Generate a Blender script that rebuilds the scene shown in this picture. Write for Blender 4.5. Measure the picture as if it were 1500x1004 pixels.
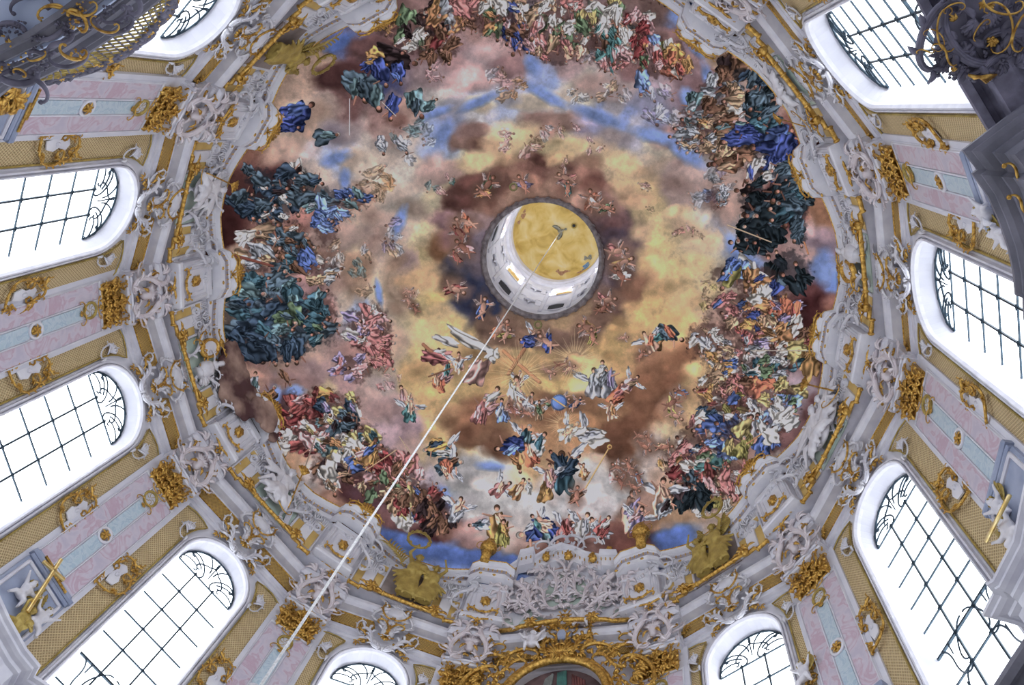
import bpy, bmesh, math, random
import numpy as np
from mathutils import Matrix, Vector
for o in list(bpy.data.objects): bpy.data.objects.remove(o)
S = bpy.context.scene; COL = S.collection
PI = math.pi
# ------------------------------------------------------------------ camera
FPX = 1230.0461                                       # focal length in pixels of the 1500 x 1004 frame
RM = np.array([[-0.8189, 0.55485, 0.14677], [-0.57297, -0.77552, -0.26509], [-0.03326, -0.30118, 0.95299]])
CAMP = np.array([0.2330, 8.2116, 0.0])
cam = bpy.data.cameras.new('camera'); cam.sensor_width = 36; cam.lens = FPX/1500*36; cam.clip_end = 400
co = bpy.data.objects.new('camera', cam); COL.objects.link(co); S.camera = co
mr = RM.T @ np.diag([1, -1, -1]).astype(float)
co.matrix_world = Matrix([[*mr[0], CAMP[0]], [*mr[1], CAMP[1]], [*mr[2], CAMP[2]], [0, 0, 0, 1]])
# ------------------------------------------------------------------ daylight outside and exposure
wd = bpy.data.worlds.new('daylight'); S.world = wd; wd.use_nodes = True
wd.node_tree.nodes['Background'].inputs[0].default_value = (.80, .88, 1.0, 1)
wd.node_tree.nodes['Background'].inputs[1].default_value = 1.0
S.view_settings.view_transform = 'Standard'; S.view_settings.look = 'None'; S.view_settings.gamma = 1; S.view_settings.use_curve_mapping = False
S.view_settings.exposure = 0.14
PANE_GLOW = 4.2                                       # overcast daylight on the drum's window glass
LANTERN_GLOW = 10.0

# ------------------------------------------------------------------ helpers
def project(P):
    q = RM @ (np.asarray(P, float)-CAMP); return 750+FPX*q[0]/q[2], 502+FPX*q[1]/q[2]
def at(px, py, z):
    d = RM.T @ np.array([(px-750)/FPX, (py-502)/FPX, 1.0]); t = z/d[2]
    return Vector((CAMP[0]+d[0]*t, CAMP[1]+d[1]*t, z))
def tag(o, label=None, cat=None, group=None, kind=None):
    if label: o['label'] = label
    if cat: o['category'] = cat
    if group: o['group'] = group
    if kind: o['kind'] = kind
    return o
def empty(name, loc=(0, 0, 0), rz=0, label=None, cat=None, group=None, kind=None, rot=None):
    o = bpy.data.objects.new(name, None); COL.objects.link(o); o.location = loc
    o.rotation_euler = rot if rot else (0, 0, rz); o.empty_display_size = .2
    return tag(o, label, cat, group, kind)
def link(name, mesh, parent=None, mat=None, loc=None):
    o = bpy.data.objects.new(name, mesh); COL.objects.link(o)
    if parent: o.parent = parent
    if loc: o.location = loc
    return o
KIDS = {}
def copy_tree(o, parent=None):
    c = o.copy(); COL.objects.link(c)
    if parent: c.parent = parent
    for ch in list(o.children): copy_tree(ch, c)
    return c
class MB:
    def __init__(s): s.v = []; s.f = []
    def add(s, vs, fs):
        b = len(s.v); s.v += [tuple(map(float, p)) for p in vs]; s.f += [tuple(b+i for i in f) for f in fs]; return s
    def box(s, x0, x1, y0, y1, z0, z1):
        return s.add([(x, y, z) for x in (x0, x1) for y in (y0, y1) for z in (z0, z1)], [(0, 1, 3, 2), (4, 6, 7, 5), (0, 4, 5, 1), (2, 3, 7, 6), (0, 2, 6, 4), (1, 5, 7, 3)])
    def bevbox(s, x0, x1, y0, y1, z0, z1, b=.03):
        """box whose front (y1) face is chamfered"""
        v = [(x0, y0, z0), (x1, y0, z0), (x1, y0, z1), (x0, y0, z1), (x0, y1-b, z0), (x1, y1-b, z0), (x1, y1-b, z1), (x0, y1-b, z1), (x0+b, y1, z0+b), (x1-b, y1, z0+b), (x1-b, y1, z1-b), (x0+b, y1, z1-b)]
        return s.add(v, [(0, 3, 2, 1), (0, 1, 5, 4), (1, 2, 6, 5), (2, 3, 7, 6), (3, 0, 4, 7), (4, 5, 9, 8), (5, 6, 10, 9), (6, 7, 11, 10), (7, 4, 8, 11), (8, 9, 10, 11)])
    def prism(s, poly, y0, y1):
        n = len(poly); v = [(x, y0, z) for x, z in poly]+[(x, y1, z) for x, z in poly]
        return s.add(v, [tuple(range(n)), tuple(range(2*n-1, n-1, -1))]+[(i, (i+1) % n, n+(i+1) % n, n+i) for i in range(n)])
    def tube(s, pts, rad, n=6, flat=1.0, up=(0, 1, 0), cap=True):
        pts = [Vector(p) for p in pts]; m = len(pts); up = Vector(up)
        if not hasattr(rad, '__len__'): rad = [rad]*m
        vs = []
        for i, p in enumerate(pts):
            t = (pts[min(i+1, m-1)]-pts[max(i-1, 0)]);  t = t.normalized() if t.length > 1e-9 else Vector((1, 0, 0))
            a = t.cross(up); a = a.normalized() if a.length > 1e-4 else t.orthogonal().normalized()
            b = a.cross(t).normalized()
            for k in range(n):
                w = 2*PI*k/n; vs.append(p+a*math.cos(w)*rad[i]+b*math.sin(w)*rad[i]*flat)
        fs = [(i*n+k, i*n+(k+1) % n, (i+1)*n+(k+1) % n, (i+1)*n+k) for i in range(m-1) for k in range(n)]
        if cap: fs += [tuple(range(n-1, -1, -1)), tuple((m-1)*n+k for k in range(n))]
        return s.add(vs, fs)
    def ball(s, c, r, nu=8, nv=5, noise=0, rng=None):
        if not hasattr(r, '__len__'): r = (r, r, r)
        vs = [(c[0], c[1], c[2]+r[2])]
        for j in range(1, nv):
            th = PI*j/nv
            for i in range(nu):
                k = 1+(rng.uniform(-noise, noise) if noise else 0); ph = 2*PI*i/nu
                vs.append((c[0]+r[0]*k*math.sin(th)*math.cos(ph), c[1]+r[1]*k*math.sin(th)*math.sin(ph), c[2]+r[2]*k*math.cos(th)))
        vs.append((c[0], c[1], c[2]-r[2])); L = len(vs)-1
        fs = [(0, 1+i, 1+(i+1) % nu) for i in range(nu)]+[(1+j*nu+i, 1+(j+1)*nu+i, 1+(j+1)*nu+(i+1) % nu, 1+j*nu+(i+1) % nu) for j in range(nv-2) for i in range(nu)]
        fs += [(L, 1+(nv-2)*nu+(i+1) % nu, 1+(nv-2)*nu+i) for i in range(nu)]
        return s.add(vs, fs)
    def revolve(s, prof, c=(0, 0, 0), n=16, closed=False):
        m = len(prof); vs = [(c[0]+r*math.cos(2*PI*k/n), c[1]+r*math.sin(2*PI*k/n), c[2]+z) for k in range(n) for r, z in prof]
        fs = [(k*m+j, ((k+1) % n)*m+j, ((k+1) % n)*m+j+1, k*m+j+1) for k in range(n) for j in range(m-1)]
        return s.add(vs, fs)
    def sweep(s, path, prof, closed=False, cap=True):
        """path: points in the xy plane; prof: (offset to the left of travel, z) pairs, mitred"""
        n = len(path); P = [Vector((p[0], p[1])) for p in path]; vs = []
        for i in range(n):
            a = P[i]-P[i-1] if (i or closed) else P[1]-P[0]; b = P[(i+1) % n]-P[i] if (i < n-1 or closed) else P[i]-P[i-1]
            a.normalize(); b.normalize(); na = Vector((-a.y, a.x)); nb = Vector((-b.y, b.x)); m = (na+nb)
            m = m/max(.25, (1+na.dot(nb)))
            for d, z in prof: vs.append((P[i].x+m.x*d, P[i].y+m.y*d, z))
        k = len(prof); e = n if closed else n-1
        fs = [(i*k+j, ((i+1) % n)*k+j, ((i+1) % n)*k+(j+1), i*k+j+1) for i in range(e) for j in range(k-1)]
        if cap and not closed and k > 2: fs += [tuple(range(k)), tuple((n-1)*k+j for j in range(k-1, -1, -1))]
        return s.add(vs, fs)
    def outline(s, path, prof, closed=False):
        """path: (x, z) outline on a wall; prof: (offset to the left, y) pairs"""
        t = MB(); t.sweep(path, prof, closed); return s.add([(x, y2, z) for (x, z, y2) in t.v], t.f)
    def bend(s, fn): s.v = [tuple(fn(*p)) for p in s.v]; return s
    def mesh(s, name, mat, smooth=False, fix=True):
        me = bpy.data.meshes.new(name); me.from_pydata(s.v, [], s.f)
        if mat: me.materials.append(mat)
        if fix:
            b = bmesh.new(); b.from_mesh(me); bmesh.ops.recalc_face_normals(b, faces=b.faces); b.to_mesh(me); b.free()
        if smooth: me.polygons.foreach_set('use_smooth', [True]*len(me.polygons))
        me.update(); return me
    def build(s, name, mat, parent=None, smooth=False, fix=True, loc=None):
        return link(name, s.mesh(name, mat, smooth, fix), parent, loc=loc)
# --- rococo vocabulary: C and S scrolls, leaves, shells
def scroll_path(x0, z0, x1, z1, kind='C', turn=1.0, side=1, n=26):
    th = 0; x = z = 0; pts = [(0., 0.)]
    for i in range(n):
        t = (i+.5)/n*2-1; k = turn*PI*(.35+4.2*abs(t)**3)
        if kind == 'S' and t > 0: k = -k
        if kind == 'J' and t > 0: k = turn*PI*.25
        th += side*k*2/n; x += math.cos(th); z += math.sin(th); pts.append((x, z))
    ex, ez = pts[-1]; L = math.hypot(ex, ez) or 1; sc = math.hypot(x1-x0, z1-z0)/L; a = math.atan2(z1-z0, x1-x0)-math.atan2(ez, ex)
    c, s_ = math.cos(a)*sc, math.sin(a)*sc
    return [(x0+px*c-pz*s_, z0+px*s_+pz*c) for px, pz in pts]
def scroll(mb, x0, z0, x1, z1, kind='C', turn=1.0, side=1, w=.05, y=.05, lift=.06, n=22, seg=5, flat=.8):
    p = scroll_path(x0, z0, x1, z1, kind, turn, side, n); m = len(p); w0 = w; w = w*.58
    if w0 >= .05:                                      # leafy fringe on the outer side of the curve, and a fillet riding on it
        L_ = math.hypot(x1-x0, z1-z0); st = max(2, int(.13*m/max(L_, .2)*1.0)) if L_ < 1.2 else 3
        for i in range(2, m-2, st):
            tx, tz = p[i+1][0]-p[i-1][0], p[i+1][1]-p[i-1][1]; a_ = math.atan2(tz, tx)-side*(1.0 if i < m/2 or kind != 'S' else -1.0)
            leaf(mb, p[i][0], p[i][1], a_, w0*2.0, w0*.42, y+lift*.8, w0*.7, side*.5, 4)
        mb.tube([(px, y+w*flat*.8+lift*math.sin(PI*i/(m-1)), pz) for i, (px, pz) in enumerate(p)], [w*.35]*m, 4)
    mb.tube([(px, y+lift*math.sin(PI*i/(m-1)), pz) for i, (px, pz) in enumerate(p)], [w*(.45+.55*max(0, math.sin(PI*i/(m-1)))**.7) for i in range(m)], seg, flat)
    for e in (0, m-1): mb.ball((p[e][0], y, p[e][1]), w*.75, 6, 4)
    return p
def leaf(mb, x, z, a, L, W, y=.05, curl=.1, bend=.5, n=6):
    p = []; r = []
    for i in range(n+1):
        t = i/n; b = a+bend*t; p.append((x, y+curl*math.sin(PI*t*.9), z)); r.append(W*(max(0, math.sin(PI*min(1, t*.8+.15)))**.8)*(1-.1*(i % 2))+.004)
        x += math.cos(b)*L/n; z += math.sin(b)*L/n
    r[-1] = W*.08
    mb.tube(p, r, 4, .35)
def shell(mb, x, z, a, R, n=7, spread=2.2, y=.05, w=None):
    w = w or R*spread/n*.45
    for i in range(n):
        b = a+spread*((i+.5)/n-.5); l = R*(1-.18*abs((i+.5)/n-.5)*2)
        mb.tube([(x, y, z), (x+math.cos(b)*l*.5, y+R*.16, z+math.sin(b)*l*.5), (x+math.cos(b)*l*.9, y+R*.14, z+math.sin(b)*l*.9), (x+math.cos(b)*l, y+R*.02, z+math.sin(b)*l)], [w*.3, w*.75, w, w*.5], 5, .8)
def grid(mb, x0, x1, z0, z1, nx, nz, d0, d1):
    """slab subdivided so that it can follow the curve of the dome"""
    vs = [(x0+(x1-x0)*i/nx, d, z0+(z1-z0)*j/nz) for d in (d0, d1) for j in range(nz+1) for i in range(nx+1)]; m = (nx+1)*(nz+1); q = lambda i, j, k: k*m+j*(nx+1)+i
    fs = [(q(i, j, 0), q(i+1, j, 0), q(i+1, j+1, 0), q(i, j+1, 0)) for j in range(nz) for i in range(nx)]+[(q(i, j, 1), q(i, j+1, 1), q(i+1, j+1, 1), q(i+1, j, 1)) for j in range(nz) for i in range(nx)]
    fs += [(q(i, j, 0), q(i, j, 1), q(i+1, j, 1), q(i+1, j, 0)) for j in (0, nz) for i in range(nx)]+[(q(i, j, 0), q(i, j, 1), q(i, j+1, 1), q(i, j+1, 0)) for i in (0, nx) for j in range(nz)]
    return mb.add(vs, fs)
def bossy(mb, rng, x0, x1, z0, z1, y, n, r):
    for _ in range(n):
        mb.ball((rng.uniform(x0, x1), y+rng.uniform(0, r), rng.uniform(z0, z1)), (r*rng.uniform(.5, 1.2), r*rng.uniform(.4, .9), r*rng.uniform(.5, 1.2)), 6, 4, .25, rng)
def acanthus(mb, rng, x, z, a, R, n=5, y=.05):
    for i in range(n):
        b = a+(i/(n-1)-.5)*1.7 if n > 1 else a
        leaf(mb, x, z, b, R*(1-.35*abs(i/(n-1)-.5)*2)*rng.uniform(.85, 1.1), R*.13, y, R*.22, rng.uniform(-.7, .7))

# ------------------------------------------------------------------ materials
def mat(name, col, rough=.6, metal=0.0, nodes=None, spec=.5):
    m = bpy.data.materials.new(name); m.use_nodes = True; nt = m.node_tree; b = nt.nodes['Principled BSDF']
    b.inputs['Base Color'].default_value = (*col, 1); b.inputs['Roughness'].default_value = rough; b.inputs['Metallic'].default_value = metal
    b.inputs['Specular IOR Level'].default_value = spec
    if nodes: nodes(nt, b)
    return m
def N(nt, t, **k):
    n = nt.nodes.new(t)
    for a, v in k.items():
        if a in n.inputs.keys(): n.inputs[a].default_value = v
        else: setattr(n, a, v)
    return n
def ramp(nt, fac, stops):
    r = nt.nodes.new('ShaderNodeValToRGB'); e = r.color_ramp.elements
    e[0].position, e[0].color = stops[0][0], (*stops[0][1], 1); e[1].position, e[1].color = stops[-1][0], (*stops[-1][1], 1)
    for p, c in stops[1:-1]:
        q = e.new(p); q.color = (*c, 1)
    nt.links.new(fac, r.inputs[0]); return r.outputs[0]
def noisy(c1, c2, scale=3, bump=.0, bscale=30, detail=5, lo=.35, hi=.65, dist=.02):
    def f(nt, b):
        tc = N(nt, 'ShaderNodeTexCoord'); n = N(nt, 'ShaderNodeTexNoise', Scale=scale, Detail=detail); nt.links.new(tc.outputs['Object'], n.inputs['Vector'])
        nt.links.new(ramp(nt, n.outputs[0], [(lo, c1), (hi, c2)]), b.inputs['Base Color'])
        if bump:
            n2 = N(nt, 'ShaderNodeTexNoise', Scale=bscale, Detail=3.0); nt.links.new(tc.outputs['Object'], n2.inputs['Vector'])
            bp = N(nt, 'ShaderNodeBump', Strength=bump, Distance=dist); nt.links.new(n2.outputs[0], bp.inputs['Height']); nt.links.new(bp.outputs[0], b.inputs['Normal'])
    return f
def marble(c1, c2, c3, scale):
    def f(nt, b):
        tc = N(nt, 'ShaderNodeTexCoord'); n = N(nt, 'ShaderNodeTexNoise', Scale=scale, Detail=7.0, Distortion=1.6); nt.links.new(tc.outputs['Object'], n.inputs['Vector'])
        nt.links.new(ramp(nt, n.outputs[0], [(.34, c1), (.48, c2), (.56, c3), (.68, c2)]), b.inputs['Base Color'])
    return f
def lattice(base, dark, cell, thin=.30):
    """trellis of two crossing sets of raised slats, as fine relief"""
    def f(nt, b):
        tc = N(nt, 'ShaderNodeTexCoord'); sp = N(nt, 'ShaderNodeSeparateXYZ'); nt.links.new(tc.outputs['Object'], sp.inputs[0])
        outs = []
        for sg in (1, -1):
            m1 = N(nt, 'ShaderNodeMath', operation='MULTIPLY'); m1.inputs[1].default_value = sg*1.25; nt.links.new(sp.outputs['X'], m1.inputs[0])
            m2 = N(nt, 'ShaderNodeMath', operation='ADD'); nt.links.new(m1.outputs[0], m2.inputs[0]); nt.links.new(sp.outputs['Z'], m2.inputs[1])
            m3 = N(nt, 'ShaderNodeMath', operation='MULTIPLY'); m3.inputs[1].default_value = PI/cell; nt.links.new(m2.outputs[0], m3.inputs[0])
            m4 = N(nt, 'ShaderNodeMath', operation='SINE'); nt.links.new(m3.outputs[0], m4.inputs[0])
            m5 = N(nt, 'ShaderNodeMath', operation='ABSOLUTE'); nt.links.new(m4.outputs[0], m5.inputs[0]); outs.append(m5)
        mn = N(nt, 'ShaderNodeMath', operation='MINIMUM'); nt.links.new(outs[0].outputs[0], mn.inputs[0]); nt.links.new(outs[1].outputs[0], mn.inputs[1])
        nt.links.new(ramp(nt, mn.outputs[0], [(.0, base), (thin, base), (thin+.35, dark)]), b.inputs['Base Color'])
        bp = N(nt, 'ShaderNodeBump', Strength=.8, Distance=.03, invert=True); nt.links.new(mn.outputs[0], bp.inputs['Height']); nt.links.new(bp.outputs[0], b.inputs['Normal'])
    return f
M = {}
M['stucco'] = mat('white_stucco', (.66, .65, .70), .6, nodes=noisy((.60, .59, .65), (.72, .71, .75), 1.4, .25, 9))
M['plaster'] = mat('white_plaster_wall', (.62, .62, .68), .7, nodes=noisy((.58, .58, .65), (.68, .67, .73), .8, .12, 14))
M['moulding'] = mat('grey_white_moulding', (.62, .61, .67), .55, nodes=noisy((.56, .55, .62), (.70, .69, .74), 2.2, .15, 12))
M['figure'] = mat('white_figure_stucco', (.66, .64, .67), .5, nodes=noisy((.58, .56, .60), (.72, .70, .73), 4, .3, 16))
M['warmstucco'] = mat('pinkish_stucco', (.66, .60, .62), .55, nodes=noisy((.60, .53, .56), (.72, .66, .68), 3, .25, 12))
M['gold'] = mat('gilding', (.62, .36, .07), .36, .7, nodes=noisy((.34, .17, .03), (.82, .52, .13), 11, .5, 26, dist=.03))
M['oldgold'] = mat('dull_gilding', (.42, .30, .07), .5, .35, nodes=noisy((.30, .21, .05), (.52, .39, .11), 4, .4, 12, dist=.04))
M['brass'] = mat('bright_gilding', (.95, .72, .30), .3, .8, nodes=noisy((.85, .60, .2), (1, .82, .4), 5, .1))
M['lattice'] = mat('ochre_trellis', (.62, .46, .22), .55, .0, nodes=lattice((.74, .58, .33), (.40, .28, .13), .12))
M['frieze'] = mat('golden_trellis', (.7, .45, .1), .45, .3, nodes=lattice((.74, .50, .16), (.36, .21, .06), .095))
M['pink'] = mat('pink_marble', (.6, .45, .5), .3, nodes=marble((.50, .46, .55), (.58, .53, .60), (.50, .36, .44), 1.5))
M['blue'] = mat('pale_blue_marble', (.45, .55, .62), .3, nodes=marble((.44, .55, .62), (.52, .60, .66), (.36, .48, .58), 3.0))
M['darkmetal'] = mat('dark_iron', (.03, .05, .07), .5, .6, nodes=noisy((.02, .035, .05), (.05, .08, .11), 6))
M['ochre'] = mat('yellow_ochre_paint', (.60, .40, .12), .6, nodes=noisy((.52, .34, .10), (.66, .46, .16), 1.5, .1))
M['green'] = mat('pale_green_paint', (.42, .52, .46), .6, nodes=noisy((.38, .48, .42), (.50, .58, .52), 1.5, .1))
M['taupe'] = mat('grey_brown_paint', (.28, .23, .21), .7, nodes=noisy((.20, .16, .15), (.36, .30, .28), 1.2, .1))
M['slateblue'] = mat('grey_blue_stucco', (.30, .34, .46), .6, nodes=noisy((.26, .30, .42), (.36, .40, .52), 1.5, .2, 9))
M['soffit'] = mat('pale_blue_soffit', (.46, .54, .72), .6, nodes=noisy((.42, .50, .68), (.52, .60, .78), 1.2, .1))
M['darkstucco'] = mat('grey_violet_stucco', (.14, .13, .18), .6, nodes=noisy((.08, .075, .11), (.21, .20, .27), 3, .4, 10))
M['shade'] = mat('painted_shadow_grey', (.34, .31, .34), .7, nodes=noisy((.28, .25, .28), (.42, .39, .42), 3))  # darker grey that paints a shadow line under the parapet crest
M['greywall'] = mat('grey_moulding', (.16, .155, .19), .5, nodes=noisy((.12, .12, .15), (.21, .205, .25), 2, .15))
M['rope'] = mat('white_rope', (.85, .84, .84), .6, nodes=noisy((.7, .7, .7), (.95, .94, .94), 30, .3, 60))
M['floor'] = mat('pale_marble_floor', (.55, .52, .50), .4, nodes=noisy((.42, .38, .36), (.62, .60, .58), .8))
M['curtain'] = mat('dark_painted_canvas', (.10, .06, .06), .7, nodes=noisy((.05, .03, .035), (.20, .12, .12), 1.2))
M['blackhole'] = mat('dark_opening', (.012, .014, .02), .9, nodes=noisy((.008, .01, .012), (.02, .022, .03), 2))
def emis(name, col, st, rough=.2):
    def f(nt, b):
        n = N(nt, 'ShaderNodeTexNoise', Scale=1.3, Detail=2.0); tc = N(nt, 'ShaderNodeTexCoord'); nt.links.new(tc.outputs['Object'], n.inputs['Vector'])
        c = [min(1, v*.93) for v in col]; nt.links.new(ramp(nt, n.outputs[0], [(.3, c), (.7, col)]), b.inputs['Emission Color'])
        b.inputs['Emission Strength'].default_value = st
    return mat(name, (.8, .85, .9), rough, nodes=f)
M['pane'] = emis('daylit_window_glass', (.90, .95, 1.0), PANE_GLOW)
M['lanternpane'] = emis('daylit_lantern_glass', (.92, .96, 1.0), LANTERN_GLOW)


PAINT_GAIN, PAINT_SAT = 1.13, 0.80
# ------------------------------------------------------------------ the fresco, painted with procedural brush strokes
# The painting is laid out on a plan of the dome and wrapped on as a flat picture, as on the real plaster.
PS = 2.1                                    # canvas samples per plan unit
PX0, PY0, PX1, PY1 = 190, -330, 1330, 900
CW, CH = int((PX1-PX0)*PS), int((PY1-PY0)*PS)
rs = np.random.RandomState(7)

def vnoise(h, w, cell, rng):
    gh, gw = int(h/cell)+4, int(w/cell)+4
    g = rng.rand(gh, gw).astype(np.float32)
    y = np.arange(h)/cell; x = np.arange(w)/cell
    yi = y.astype(int); xi = x.astype(int)
    fy = (y-yi); fx = (x-xi); fy = fy*fy*(3-2*fy); fx = fx*fx*(3-2*fx)
    a = g[yi][:, xi]; b = g[yi][:, xi+1]; c = g[yi+1][:, xi]; d = g[yi+1][:, xi+1]
    fx = fx[None, :].astype(np.float32); fy = fy[:, None].astype(np.float32)
    return (a*(1-fx)+b*fx)*(1-fy)+(c*(1-fx)+d*fx)*fy
def fbm(h, w, cell, rng, octv=4):
    s = 0; a = 1; t = 0
    for _ in range(octv):
        s = s+a*vnoise(h, w, max(cell, 1.5), rng); t += a; a *= .55; cell /= 2
    return s/t

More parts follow.
